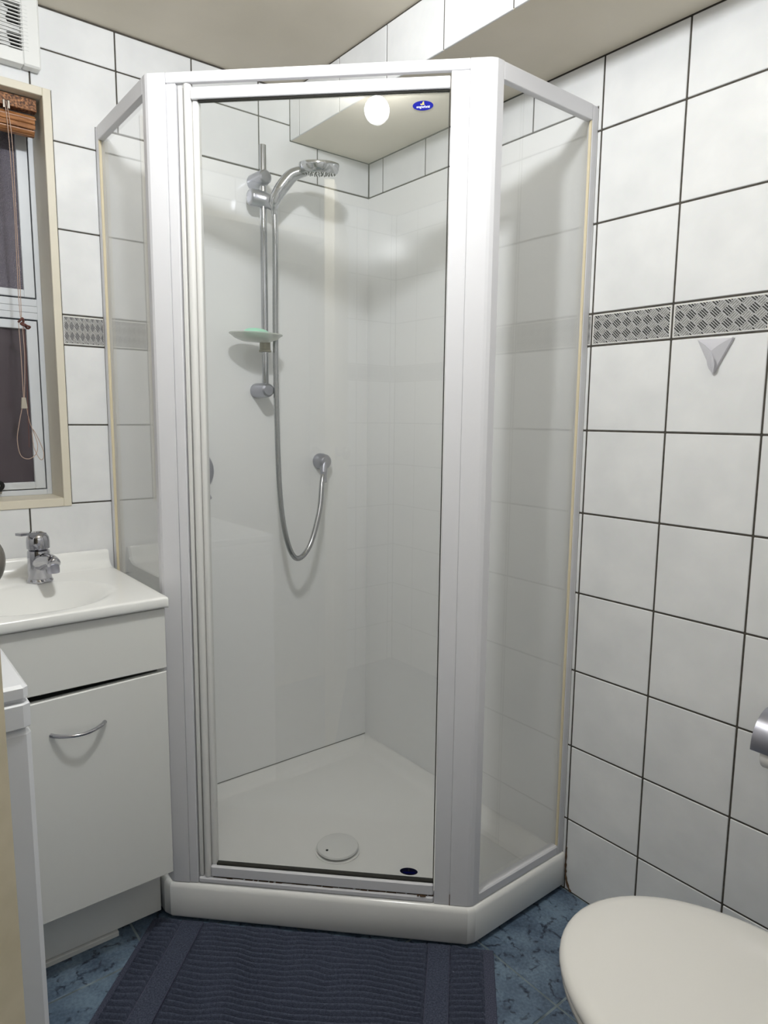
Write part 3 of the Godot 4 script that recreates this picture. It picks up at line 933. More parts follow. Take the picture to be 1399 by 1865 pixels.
# ---------------------------------------------------------------- window, blind, fan
func window() -> void:
	var w := struct("window_1", "aluminium awning window with dark panes in a cream reveal")
	var l := -1.56
	var r := -0.949
	var b := 0.991
	var t := 1.984
	# flat cream trim round the opening, a hair proud of the tiles, then the reveal boards
	var st := mb(); box(st, Vector3(r - 0.0185, b, -0.01), Vector3(r, t, 0.003), 0.0012); obj("trim", st, M.cream, w)
	st = mb(); box(st, Vector3(l, b, -0.01), Vector3(l + 0.0185, t, 0.003), 0.0012); obj("trim", st, M.cream, w)
	st = mb(); box(st, Vector3(l + 0.0185, t - 0.0185, -0.01), Vector3(r - 0.0185, t, 0.003), 0.0012); obj("trim", st, M.cream, w)
	st = mb(); box(st, Vector3(l + 0.0185, b, -0.01), Vector3(r - 0.0185, b + 0.021, 0.003), 0.0012); obj("trim", st, M.cream, w)
	var ri := r - 0.0185
	var li := l + 0.0185
	var bi := b + 0.021
	var ti := t - 0.0185
	st = mb(); box(st, Vector3(ri, b, -0.138), Vector3(r - 0.003, t, -0.01)); obj("reveal_board", st, M.cream, w)
	st = mb(); box(st, Vector3(l + 0.003, b, -0.138), Vector3(li, t, -0.01)); obj("reveal_board", st, M.cream, w)
	st = mb(); box(st, Vector3(li, ti, -0.138), Vector3(ri, t - 0.003, -0.01)); obj("reveal_board", st, M.cream, w)
	st = mb(); box(st, Vector3(li, b + 0.003, -0.138), Vector3(ri, bi, -0.01)); obj("sill", st, M.cream, w)
	# aluminium frame
	var z0 := -0.138
	var z1 := -0.112
	st = mb(); box(st, Vector3(ri - 0.0125, bi, z0), Vector3(ri, ti, z1), 0.001); obj("frame_bar", st, M.alu, w)
	st = mb(); box(st, Vector3(li, bi, z0), Vector3(li + 0.0125, ti, z1), 0.001); obj("frame_bar", st, M.alu, w)
	st = mb(); box(st, Vector3(li + 0.0125, bi, z0), Vector3(ri - 0.0125, bi + 0.014, z1), 0.001); obj("frame_bar", st, M.alu, w)
	st = mb(); box(st, Vector3(li + 0.0125, ti - 0.014, z0), Vector3(ri - 0.0125, ti, z1), 0.001); obj("frame_bar", st, M.alu, w)
	for y in [[1.4625, 1.479], [1.4795, 1.495], [1.4955, 1.513]]:
		st = mb(); box(st, Vector3(li + 0.0125, y[0], z0), Vector3(ri - 0.0125, y[1], z1 + 0.001), 0.0008); obj("mullion", st, M.alu, w)
	var xr := ri - 0.0155
	var xl := li + 0.0155
	for sash in [[bi + 0.0165, 1.4585, M.pane], [1.5165, ti - 0.017, M.pane_rough]]:
		var s0: float = sash[0]
		var s1: float = sash[1]
		var s := Node3D.new()
		s.name = "sash"
		w.add_child(s, true)
		var e := 0.0255
		st = mb(); box(st, Vector3(xr - e, s0, -0.134), Vector3(xr, s1, -0.110), 0.0012); obj("stile", st, M.alu, s)
		st = mb(); box(st, Vector3(xl, s0, -0.134), Vector3(xl + e, s1, -0.110), 0.0012); obj("stile", st, M.alu, s)
		st = mb(); box(st, Vector3(xl + e, s0, -0.134), Vector3(xr - e, s0 + 0.018, -0.110), 0.0012); obj("rail", st, M.alu, s)
		st = mb(); box(st, Vector3(xl + e, s1 - 0.021, -0.134), Vector3(xr - e, s1, -0.110), 0.0012); obj("rail", st, M.alu, s)
		st = mb(); box(st, Vector3(xl + e - 0.004, s0 + 0.014, -0.126), Vector3(xr - e + 0.004, s1 - 0.017, -0.121)); obj("pane", st, sash[2], s)
		# black gasket line round the sash
		st = mb()
		box(st, Vector3(xl - 0.003, s0 - 0.002, -0.136), Vector3(xr + 0.003, s1 + 0.002, -0.1345))
		obj("gasket", st, M.dark, s)
	# window stay at the bottom sash
	var stay := Node3D.new()
	stay.name = "window_stay"
	w.add_child(stay)
	st = mb()
	lathe(st, Transform3D(Basis(Vector3(1, 0, 0), Vector3(0, 0, 1), Vector3(0, -1, 0)), Vector3(-1.094, 1.041, -0.1095)), [Vector2(0.004, 0.0), Vector2(0.013, 0.0), Vector2(0.013, 0.006), Vector2(0.0045, 0.006)], 20)
	obj("knob", st, M.dark, stay)
	st = mb(); box(st, Vector3(-1.20, 1.021, -0.112), Vector3(-1.088, 1.027, -0.104), 0.001); obj("arm", st, M.steel, stay)

	# rolled-up bamboo blind
	var bl := thing("bamboo_blind", "brown bamboo roller blind rolled up at the window head", "blind")
	st = mb(); box(st, Vector3(-1.53, 1.936, -0.052), Vector3(-0.975, 1.9635, -0.026), 0.001); obj("head_board", st, M.bark, bl)
	for x in [-1.045, -1.035, -1.40]:
		st = mb(); box(st, Vector3(x - 0.0025, 1.928, -0.031), Vector3(x + 0.0025, 1.946, -0.0235), 0.0006); obj("cord_bracket", st, M.steel, bl)
	st = mb(); box(st, Vector3(-1.046, 1.931, -0.0285), Vector3(-1.034, 1.946, -0.0250), 0.0005); obj("cord_guide", st, M.dark, bl)
	# the roll: a core wrapped in slats
	st = mb()
	tube(st, [Vector3(-1.52, 1.905, -0.042), Vector3(-1.2, 1.905, -0.042), Vector3(-0.984, 1.905, -0.042)], 0.019, 14)
	obj("roll_core", st, M.bark, bl)
	for k in 12:
		var a := TAU * k / 12.0 + 0.2
		st = mb()
		var c := Vector3(-1.2525 + rng.randf_range(-0.002, 0.002), 1.905 + sin(a) * 0.022, -0.042 + cos(a) * 0.0215)
		bevel_box(st, Transform3D(Basis(Vector3(1, 0, 0), PI / 2 - a).rotated(Vector3(0, 0, 1), rng.randf_range(-0.003, 0.003)), c), Vector3(0.546, 0.0035, 0.0105), 0.0014)
		obj("slat", st, M.bamboo, bl)
	# cords with a knot, toggle and looped tail
	st = mb()
	tube(st, curve([Vector3(-1.040, 1.944, -0.024), Vector3(-1.035, 1.86, -0.012), Vector3(-1.034, 1.70, -0.020), Vector3(-1.033, 1.52, -0.03), Vector3(-1.034, 1.455, -0.03)], 8), 0.0009, 6)
	obj("cord", st, M.cord, bl)
	st = mb()
	tube(st, curve([Vector3(-1.043, 1.944, -0.024), Vector3(-1.041, 1.86, -0.014), Vector3(-1.037, 1.70, -0.022), Vector3(-1.037, 1.52, -0.032), Vector3(-1.036, 1.455, -0.03)], 8), 0.0009, 6)
	obj("cord", st, M.cord, bl)
	st = mb()
	tube(st, curve([Vector3(-1.041, 1.444, -0.03), Vector3(-1.037, 1.449, -0.024), Vector3(-1.032, 1.453, -0.028), Vector3(-1.030, 1.445, -0.032), Vector3(-1.036, 1.440, -0.03), Vector3(-1.028, 1.436, -0.025)], 5), 0.0028, 8)
	obj("knot", st, M.knot, bl)
	st = mb()
	tube(st, curve([Vector3(-1.029, 1.440, -0.028), Vector3(-1.024, 1.436, -0.024), Vector3(-1.017, 1.434, -0.026), Vector3(-1.021, 1.430, -0.03), Vector3(-1.027, 1.434, -0.028)], 5), 0.0024, 8)
	obj("knot", st, M.knot, bl)
	for p in [[-1.041, -1.040], [-1.033, -1.038], [-1.030, -1.034]]:
		st = mb()
		var yb := 1.262 if p[0] < -1.031 else 1.14
		tube(st, curve([Vector3(p[0], 1.442, -0.03), Vector3(p[0] + 0.001, 1.36, -0.03), Vector3(p[1], yb, -0.03)], 6), 0.0009, 6)
		obj("cord", st, M.cord if p[0] < -1.031 else M.knot, bl)
	st = mb()
	prism(st, PackedVector2Array([Vector2(-0.0065, 0.0), Vector2(0.0075, 0.0), Vector2(0.0045, -0.027), Vector2(-0.0045, -0.027)]), -0.003, 0.003, Transform3D(Basis(Vector3(1, 0, 0), Vector3(0, 0, 1), Vector3(0, -1, 0)), Vector3(-1.040, 1.236, -0.03)), 0.0006)
	obj("toggle", st, M.toggle, bl)
	st = mb()
	tube(st, curve([Vector3(-1.045, 1.236, -0.03), Vector3(-1.053, 1.20, -0.03), Vector3(-1.060, 1.16, -0.028), Vector3(-1.055, 1.122, -0.026), Vector3(-1.038, 1.112, -0.025), Vector3(-1.020, 1.124, -0.026), Vector3(-1.015, 1.148, -0.028), Vector3(-1.022, 1.178, -0.03), Vector3(-1.030, 1.205, -0.03), Vector3(-1.034, 1.236, -0.03)], 8), 0.0009, 6)
	obj("cord_loop", st, M.cord, bl)
	st = mb()
	tube(st, curve([Vector3(-1.026, 1.178, -0.027), Vector3(-1.024, 1.14, -0.025), Vector3(-1.013, 1.112, -0.024), Vector3(-1.005, 1.112, -0.024), Vector3(-1.003, 1.13, -0.025), Vector3(-1.014, 1.165, -0.027), Vector3(-1.023, 1.185, -0.028)], 8), 0.0009, 6)
	obj("cord_loop", st, M.cord, bl)

	# extractor fan above the window
	var fan := thing("extractor_fan", "white square extractor fan with a slatted grille above the window", "fan")
	var fr := -0.972
	var fl := -1.135
	var f0 := 2.011
	var f1 := 2.163
	var o := Rect2(-1.107, 2.040, 0.096, 0.100)
	st = mb(); box(st, Vector3(o.end.x, f0, 0.0005), Vector3(fr, f1, 0.030), 0.004); obj("housing", st, M.white, fan)
	st = mb(); box(st, Vector3(fl, f0, 0.0005), Vector3(o.position.x, f1, 0.030), 0.004); obj("housing", st, M.white, fan)
	st = mb(); box(st, Vector3(o.position.x - 0.001, f0, 0.0007), Vector3(o.end.x + 0.001, o.position.y, 0.0298), 0.0008); obj("housing", st, M.white, fan)
	st = mb(); box(st, Vector3(o.position.x - 0.001, o.end.y, 0.0007), Vector3(o.end.x + 0.001, f1, 0.0298), 0.0008); obj("housing", st, M.white, fan)
	st = mb(); box(st, Vector3(o.position.x, o.position.y, 0.0008), Vector3(o.end.x, o.end.y, 0.004)); obj("back_plate", st, M.dark, fan)
	for k in 13:
		var y := o.position.y + 0.0035 + k * 0.0078
		st = mb(); box(st, Vector3(o.position.x - 0.002, y - 0.0011, 0.026), Vector3(o.end.x + 0.014, y + 0.0011, 0.0308), 0.0004); obj("slat", st, M.white, fan)
	st = mb()
	lathe(st, Transform3D(Basis(Vector3(1, 0, 0), Vector3(0, 0, 1), Vector3(0, -1, 0)), Vector3(-1.0535, 2.09, 0.006)), [Vector2(0.0, 0.0), Vector2(0.020, 0.0), Vector2(0.020, 0.008), Vector2(0.0, 0.010)], 24)
	obj("hub", st, M.white, fan)
	for k in 5:
		var a := TAU * k / 5.0
		st = mb()
		bevel_box(st, Transform3D(Basis(Vector3(0, 0, 1), a) * Basis(Vector3(1, 0, 0), 0.5), Vector3(-1.0535 + cos(a) * 0.032, 2.09 + sin(a) * 0.032, 0.011)), Vector3(0.028, 0.020, 0.0015), 0.0003)
		obj("blade", st, M.white, fan)

# ---------------------------------------------------------------- vanity
func vanity() -> void:
	var xr := -0.8685
	var xl := -1.318
	var v := thing("vanity_cabinet", "white vanity cabinet with a tilting door under the basin", "cabinet")
	var st := mb()
	# open carcass: two sides, floor and back
	box(st, Vector3(xl + 0.006, 0.178, 0.004), Vector3(xl + 0.022, 0.804, 0.403), 0.0008)
	box(st, Vector3(xr - 0.020, 0.178, 0.004), Vector3(xr - 0.004, 0.804, 0.403), 0.0008)
	box(st, Vector3(xl + 0.022, 0.178, 0.004), Vector3(xr - 0.020, 0.194, 0.401), 0.0008)
	box(st, Vector3(xl + 0.022, 0.194, 0.004), Vector3(xr - 0.020, 0.804, 0.010))
	obj("body", st, M.vanity, v)
	st = mb(); box(st, Vector3(xl + 0.005, 0.667, 0.4035), Vector3(xr - 0.004, 0.803, 0.420), 0.0012); obj("fascia", st, M.vanity, v)
	# the door hangs a little crooked, its gap widening to the left
	var door := Node3D.new()
	door.name = "door"
	v.add_child(door)
	st = mb()
	var dpoly := PackedVector2Array([Vector2(xr - 0.0045, -0.173), Vector2(xr - 0.0045, -0.6585), Vector2(xl + 0.005, -0.6475), Vector2(xl + 0.005, -0.173)])
	prism(st, dpoly, 0.4035, 0.420, Transform3D(Basis(Vector3(1, 0, 0), Vector3(0, 0, 1), Vector3(0, -1, 0)), Vector3.ZERO), 0.0014)
	obj("panel", st, M.vanity, door)
	st = mb()
	var hp := []
	var hr := []
	for k in 17:
		var q := k / 16.0
		hp.append(Vector3(lerpf(-1.116, -1.010, q), 0.5780 - 0.002 * sin(PI * q), 0.4205 + 0.028 * pow(sin(PI * q), 0.75)))
		hr.append(0.0046 - 0.0012 * sin(PI * q))
	tube(st, hp, hr, 12)
	obj("handle", st, M.chrome, door)
	st = mb(); box(st, Vector3(xl + 0.02, 0.014, 0.306), Vector3(xr - 0.002, 0.178, 0.322), 0.0008); obj("kickboard", st, M.vanity, v)
	st = mb(); box(st, Vector3(xl + 0.02, 0.0, 0.300), Vector3(-0.975, 0.012, 0.3285), 0.001); obj("kick_strip", st, M.vanity, v)
	st = mb(); box(st, Vector3(xl + 0.02, 0.0, 0.15), Vector3(xr - 0.01, 0.178, 0.20)); obj("plinth", st, M.vanity, v)

	# one-piece basin top: a moulded sheet with upstand, bowl and rolled front edge
	var top := thing("washbasin", "glossy white moulded washbasin with a low upstand on the vanity", "washbasin")
	var zy := [Vector2(0.0045, 0.806), Vector2(0.0045, 0.868), Vector2(0.007, 0.8715), Vector2(0.012, 0.872), Vector2(0.0165, 0.8695), Vector2(0.0195, 0.862), Vector2(0.0225, 0.850), Vector2(0.0285, 0.839), Vector2(0.038, 0.8325), Vector2(0.052, 0.830)]
	for k in 56: zy.append(Vector2(0.052 + 0.370 * (k + 1) / 56.0, 0.830))
	zy.append_array([Vector2(0.4275, 0.8297), Vector2(0.4305, 0.8285), Vector2(0.432, 0.8255), Vector2(0.432, 0.811), Vector2(0.4305, 0.807), Vector2(0.427, 0.806)])
	var xs := []
	var nx := 64
	for k in nx + 1: xs.append(lerpf(xl, xr - 0.0, float(k) / nx))
	var pts := []
	for p: Vector2 in zy:
		var row := []
		for x: float in xs:
			var y := p.y
			if p.x > 0.06 and p.x < 0.42 and y > 0.82:
				var u := (x + 1.096) / 0.150
				var q := (p.x - 0.268) / 0.128
				var r := sqrt(u * u + q * q)
				y -= 0.085 * pow(smoothstep(1.06, 0.10, r), 0.72) * (1.0 if r < 1.06 else 0.0)
			if absf(x - xr) < 0.0005 or absf(x - xl) < 0.0005: y -= 0.0015
			row.append(Vector3(x, y, p.x))
		pts.append(row)
	st = mb()
	for i in zy.size() - 1:
		var d: Vector2 = zy[i + 1] - zy[i]
		var out := Vector3(0, d.x, -d.y)
		if i == 0: out = Vector3(0, 0, -1)
		for k in nx: quad(st, pts[i][k], pts[i][k + 1], pts[i + 1][k + 1], pts[i + 1][k], out if absf(d.y) > 1e-5 else Vector3.UP, 1)
	for side in [0, nx]:
		for i in zy.size() - 1:
			var a: Vector3 = pts[i][side]
			var b: Vector3 = pts[i + 1][side]
			quad(st, a, b, Vector3(b.x, 0.8055, b.z), Vector3(a.x, 0.8055, a.z), Vector3(-1 if side == 0 else 1, 0, 0))
	obj("moulded_top", st, M.counter, top)
	st = mb()
	lathe(st, Transform3D(Basis(), Vector3(-1.096, 0.7455, 0.268)), [Vector2(0.0, 0.0), Vector2(0.021, 0.0), Vector2(0.022, 0.0018), Vector2(0.016, 0.0022), Vector2(0.0, 0.001)], 24)
	obj("waste", st, M.chrome, top)

	# mixer tap
	var tap := thing("basin_tap", "chrome single-lever mixer tap on the basin top", "tap")
	var c := Vector3(-1.056, 0.8303, 0.113)
	st = mb()
	lathe(st, Transform3D(Basis(), c), [Vector2(0.0, 0.0), Vector2(0.0285, 0.0), Vector2(0.0292, 0.003), Vector2(0.0275, 0.006), Vector2(0.0262, 0.008)], 32)
	obj("base_ring", st, M.chrome, tap)
	st = mb()
	lathe(st, Transform3D(Basis(), c), [Vector2(0.0262, 0.008), Vector2(0.0258, 0.012), Vector2(0.0248, 0.045), Vector2(0.0245, 0.070), Vector2(0.0235, 0.074), Vector2(0.021, 0.076), Vector2(0.0, 0.077)], 36)
	obj("body", st, M.chrome, tap)
	st = mb()
	tube(st, curve([c + Vector3(0.002, 0.046, 0.010), c + Vector3(0.005, 0.055, 0.040), c + Vector3(0.008, 0.060, 0.070), c + Vector3(0.0095, 0.060, 0.092), c + Vector3(0.0105, 0.0555, 0.1035)], 5), [0.021, 0.0205, 0.02, 0.0195, 0.019, 0.0182, 0.0175, 0.017, 0.0165, 0.016, 0.0157, 0.0154, 0.0151, 0.0148, 0.0147, 0.0146, 0.0145, 0.0144, 0.0142, 0.013, 0.010], 18)
	obj("spout", st, M.chrome, tap)
	st = mb()
	lathe(st, Transform3D(Basis(), c + Vector3(0.0095, 0.036, 0.094)), [Vector2(0.0, 0.0), Vector2(0.0125, 0.0), Vector2(0.0132, 0.002), Vector2(0.0132, 0.010), Vector2(0.0125, 0.020), Vector2(0.0, 0.022)], 24)
	obj("aerator", st, M.satin, tap)
	st = mb()
	lathe(st, Transform3D(Basis(), c), [Vector2(0.0, 0.0775), Vector2(0.0225, 0.0775), Vector2(0.0250, 0.080), Vector2(0.0255, 0.096), Vector2(0.0240, 0.106), Vector2(0.019, 0.114), Vector2(0.010, 0.119), Vector2(0.0, 0.120)], 36)
	obj("cap", st, M.chrome, tap)
	st = mb()
	var lv := Basis(Vector3.UP, 0.5)
	for k in 8:
		var q0 := k / 8.0
		var q1 := (k + 1) / 8.0
		var f := func(q: float) -> Array:
			var ww := lerpf(0.017, 0.009, q)
			var p := Vector3(0.010 - 0.062 * q, 0.116 + 0.006 * sin(q * PI * 0.5), 0.0)
			return [c + lv * (p + Vector3(0, 0, -ww)), c + lv * (p + Vector3(0, 0, ww)), c + lv * (p + Vector3(0, -0.006, ww)), c + lv * (p + Vector3(0, -0.006, -ww))]
		var a: Array = f.call(q0)
		var b: Array = f.call(q1)
		quad(st, a[0], a[1], b[1], b[0], Vector3.UP, 1)
		quad(st, a[3], a[2], b[2], b[3], Vector3.DOWN, 2)
		quad(st, a[1], a[2], b[2], b[1], lv * Vector3(0, 0, 1), 3)
		quad(st, a[0], a[3], b[3], b[0], lv * Vector3(0, 0, -1), 4)
		if k == 7: quad(st, b[0], b[1], b[2], b[3], lv * Vector3(-1, 0, 0))
		if k == 0: quad(st, a[0], a[1], a[2], a[3], lv * Vector3(1, 0, 0))
	obj("lever", st, M.chrome, tap)
	st = mb()
	lathe(st, Transform3D(Basis(Vector3(1, 0, 0), PI / 2), c + Vector3(-0.004, 0.092, 0.0246)), [Vector2(0.0042, 0.0), Vector2(0.0038, 0.0014), Vector2(0.0, 0.0016)], 14)
	obj("indicator", st, M.satin, tap)

# ---------------------------------------------------------------- bath mat
func ribs(st: SurfaceTool, s0: float, s1: float, n0: float, n1: float, t0: Vector3, seed_: int) -> void:
	var wob := noise(5.0, 2, FastNoiseLite.TYPE_SIMPLEX_SMOOTH, seed_)
	var fuzz := noise(160.0, 2, FastNoiseLite.TYPE_SIMPLEX_SMOOTH, seed_ + 1)
	var step := 0.0148
	var ns := maxi(2, roundi((s1 - s0) / 0.0055))
	var nn := roundi((n1 - n0) / 0.0014)
	var rows := []
	for j in nn + 1:
		var row := []
		for i in ns + 1:
			var s := lerpf(s0, s1, float(i) / ns)
			var n := lerpf(n0, n1, float(j) / nn)
			var ph := n / step + wob.get_noise_2d(s * 1.2, n * 0.7) * 0.9
			var h := pow(absf(cos(ph * PI)), 1.5) * 0.0115 + fuzz.get_noise_2d(s, n) * 0.0007
			if i == 0 or i == ns or j == 0 or j == nn: h = 0.0
			row.append(t0 + DD * s + DN * n + Vector3.UP * (0.0030 + h))
		rows.append(row)
	for j in nn:
		for i in ns: quad(st, rows[j][i], rows[j][i + 1], rows[j + 1][i + 1], rows[j + 1][i], Vector3.UP, 1)

func plush(st: SurfaceTool, s0: float, s1: float, n0: float, n1: float, t0: Vector3, y: float, seed_: int) -> void:
	var fuzz := noise(110.0, 3, FastNoiseLite.TYPE_SIMPLEX_SMOOTH, seed_)
	var ns := maxi(2, roundi((s1 - s0) / 0.004))
	var nn := maxi(2, roundi((n1 - n0) / 0.004))
	var rows := []
	for j in nn + 1:
		var row := []
		for i in ns + 1:
			var s := lerpf(s0, s1, float(i) / ns)
			var n := lerpf(n0, n1, float(j) / nn)
			var edge := i == 0 or i == ns or j == 0 or j == nn
			row.append(t0 + DD * s + DN * n + Vector3.UP * (y + (0.0 if edge else fuzz.get_noise_2d(s, n) * 0.0009)))
		rows.append(row)
	for j in nn:
		for i in ns: quad(st, rows[j][i], rows[j][i + 1], rows[j + 1][i + 1], rows[j + 1][i], Vector3.UP, 1)

func bath_mat() -> void:
	var m := thing("bath_mat", "dark navy ribbed towelling bath mat in front of the shower", "bath mat")
	var t0 := Vector3(-0.862, 0, 0.345)
	var n0 := 0.006
	var n1 := 0.455
	var st := mb()
	var c := t0 + DD * 0.3765 + DN * ((n0 + n1) / 2) + Vector3.UP * 0.0018
	bevel_box(st, Transform3D(Basis(DD, Vector3.UP, DN), c), Vector3(0.823, 0.0032, n1 - n0), 0.0012)
	obj("backing", st, M.mat_hem, m)
	st = mb(); ribs(st, -0.022, 0.040, n0 + 0.008, n1 - 0.012, t0, 81); obj("ribbed_field", st, M.mat_pile, m)
	st = mb(); ribs(st, 0.094, 0.637, n0 + 0.008, n1 - 0.012, t0, 81); obj("ribbed_field", st, M.mat_pile, m)
	st = mb(); ribs(st, 0.688, 0.764, n0 + 0.008, n1 - 0.012, t0, 81); obj("ribbed_field", st, M.mat_pile, m)
	st = mb(); plush(st, 0.043, 0.091, n0 + 0.003, n1 - 0.012, t0, 0.0082, 84); obj("plain_band", st, M.mat_pile, m)
	st = mb(); plush(st, 0.640, 0.685, n0 + 0.003, n1 - 0.012, t0, 0.0082, 85); obj("plain_band", st, M.mat_pile, m)
	for s in [0.0415, 0.0925, 0.6385, 0.6865]:
		st = mb()
		tube(st, [t0 + DD * s + DN * (n0 + 0.003) + Vector3.UP * 0.0075, t0 + DD * s + DN * 0.3 + Vector3.UP * 0.0075, t0 + DD * s + DN * (n1 - 0.012) + Vector3.UP * 0.0075], 0.0017, 8)
		obj("seam", st, M.mat_hem, m)

# ---------------------------------------------------------------- toilet
func oval(k: float, scale: float, grow := 0.0) -> Vector3:
	# outline of the seat: k 0..1 round; front is a half ellipse, the back tapers to the hinge
	var a := TAU * k
	var x := sin(a)
	var z := -cos(a)
	var p := Vector3.ZERO
	if z < 0.0: p = Vector3(x * (0.198 + grow), 0, z * (0.260 + grow))
	else: p = Vector3(signf(x) * pow(absf(x), 0.7) * (0.198 + grow) * (1.0 - 0.13 * z), 0, pow(absf(z), 0.8) * (0.205 + grow))
	return p * scale

func rings_mesh(st: SurfaceTool, c: Vector3, levels: Array, n := 64, top_cap := true) -> void:
	# levels: [scale, grow, y, shift in z, smoothing group]
	var loops := []
	for l in levels:
		var loop := []
		for k in n: loop.append(c + oval(float(k) / n, l[0], l[1]) + Vector3(0, l[2], l[3]))
		loops.append(loop)
	for i in levels.size() - 1:
		for k in n:
			var k2 := (k + 1) % n
			var mid: Vector3 = (loops[i][k] + loops[i][k2]) / 2.0 - c
			mid.y = 0
			var dr: float = loops[i + 1][k].distance_to(Vector3(c.x, loops[i + 1][k].y, c.z)) - loops[i][k].distance_to(Vector3(c.x, loops[i][k].y, c.z))
			var dy: float = levels[i + 1][2] - levels[i][2]
			quad(st, loops[i][k], loops[i][k2], loops[i + 1][k2], loops[i + 1][k], mid.normalized() * dy + Vector3.UP * -dr, levels[i][4])
	if top_cap:
		var e := levels.size() - 1
		var mid2 := c + Vector3(0, levels[e][2], levels[e][3])
		for k in n: tri(st, loops[e][k], loops[e][(k + 1) % n], mid2, Vector3.UP, levels[e][4])

func toilet() -> void:
	var t := thing("toilet", "off-white toilet with its rounded lid closed beside the right wall", "toilet")
	var c := Vector3(-0.502, 0, 1.518)
	var st := mb()
	rings_mesh(st, c, [[0.66, 0, 0.0, 0.06, 1], [0.64, 0, 0.03, 0.06, 1], [0.55, 0, 0.12, 0.06, 1], [0.60, 0, 0.22, 0.05, 1], [0.80, 0, 0.31, 0.02, 1], [0.93, 0, 0.36, 0.004, 1], [0.955, 0, 0.378, 0.0, 1], [0.95, 0, 0.384, 0.0, 1]])
	obj("bowl", st, M.toilet, t)
	st = mb()
	rings_mesh(st, c, [[0.97, 0, 0.3845, 0, 1], [0.985, 0, 0.387, 0, 1], [0.985, 0, 0.396, 0, 1], [0.97, 0, 0.399, 0, 1]])
	obj("seat", st, M.toilet, t)
	st = mb()
	rings_mesh(st, c, [[0.975, 0, 0.4005, 0, 1], [0.992, 0, 0.4015, 0, 1], [1.0, 0, 0.406, 0, 1], [0.998, 0, 0.412, 0, 1], [0.985, 0, 0.4175, 0, 1], [0.96, 0, 0.4215, 0, 1], [0.90, 0, 0.4255, 0, 1], [0.75, 0, 0.429, 0, 1], [0.5, 0, 0.4305, 0, 1], [0.25, 0, 0.431, 0, 1]])
	obj("lid", st, M.toilet, t)
	for x in [-0.575, -0.425]:
		st = mb()
		tube(st, [Vector3(x - 0.02, 0.400, 1.733), Vector3(x, 0.400, 1.733), Vector3(x + 0.02, 0.400, 1.733)], 0.009, 12)
		obj("hinge", st, M.toilet, t)
	st = mb(); box(st, Vector3(-0.60, 0.30, 1.70), Vector3(-0.40, 0.39, FRONT - 0.001), 0.01); obj("rear_deck", st, M.toilet, t)
	st = mb(); box(st, Vector3(-0.69, 0.391, 1.765), Vector3(-0.31, 0.74, FRONT - 0.001), 0.015); obj("cistern", st, M.toilet, t)
	st = mb(); box(st, Vector3(-0.70, 0.7405, 1.757), Vector3(-0.30, 0.775, FRONT - 0.001), 0.01)
	var ct := obj("cistern_lid", st, M.toilet, t)
	st = mb()
	lathe(st, Transform3D(Basis(), Vector3(-0.5, 0.775, 1.845)), [Vector2(0.0, 0.0), Vector2(0.022, 0.0), Vector2(0.021, 0.005), Vector2(0.0, 0.006)], 20)
	obj("flush_button", st, M.chrome, ct)

# ---------------------------------------------------------------- washing machine and door at the left edge
func washing_machine() -> void:
	var w := thing("washing_machine", "white washing machine standing in front of the vanity", "washing machine")
	var xr := -1.2275
	var xl := -1.69
	var st := mb(); box(st, Vector3(xl, 0.012, 0.452), Vector3(xr, 0.7865, 0.848), 0.007); obj("body", st, M.washer, w)
	st = mb(); box(st, Vector3(xl + 0.004, 0.7865, 0.456), Vector3(xr - 0.005, 0.8285, 0.842), 0.001); obj("inner_band", st, M.washer, w)
	# control panel: slightly bowed outward to the left
	st = mb()
	var poly := PackedVector2Array([Vector2(xl, 0.452), Vector2(xr, 0.452), Vector2(xr, 0.846), Vector2(xr - 0.010, 0.8515), Vector2(xr - 0.10, 0.8535), Vector2(xl, 0.8535)])
	prism(st, poly, 0.7895, 0.8255, Transform3D(), 0.002)
	obj("control_panel", st, M.washer, w)
	st = mb()
	poly = PackedVector2Array([Vector2(xl, 0.452), Vector2(xr - 0.001, 0.452), Vector2(xr - 0.001, 0.842), Vector2(xr - 0.008, 0.849), Vector2(xl, 0.849)])
	prism(st, poly, 0.8285, 0.8515, Transform3D(), 0.0045)
	obj("lid", st, M.washer, w)
	for x in [xl + 0.05, xr - 0.05]:
		for z in [0.50, 0.80]:
			st = mb()
			lathe(st, Transform3D(Basis(), Vector3(x, 0.0, z)), [Vector2(0.0, 0.0), Vector2(0.02, 0.0), Vector2(0.018, 0.012), Vector2(0.0, 0.012)], 16)
			obj("foot", st, M.dark, w)

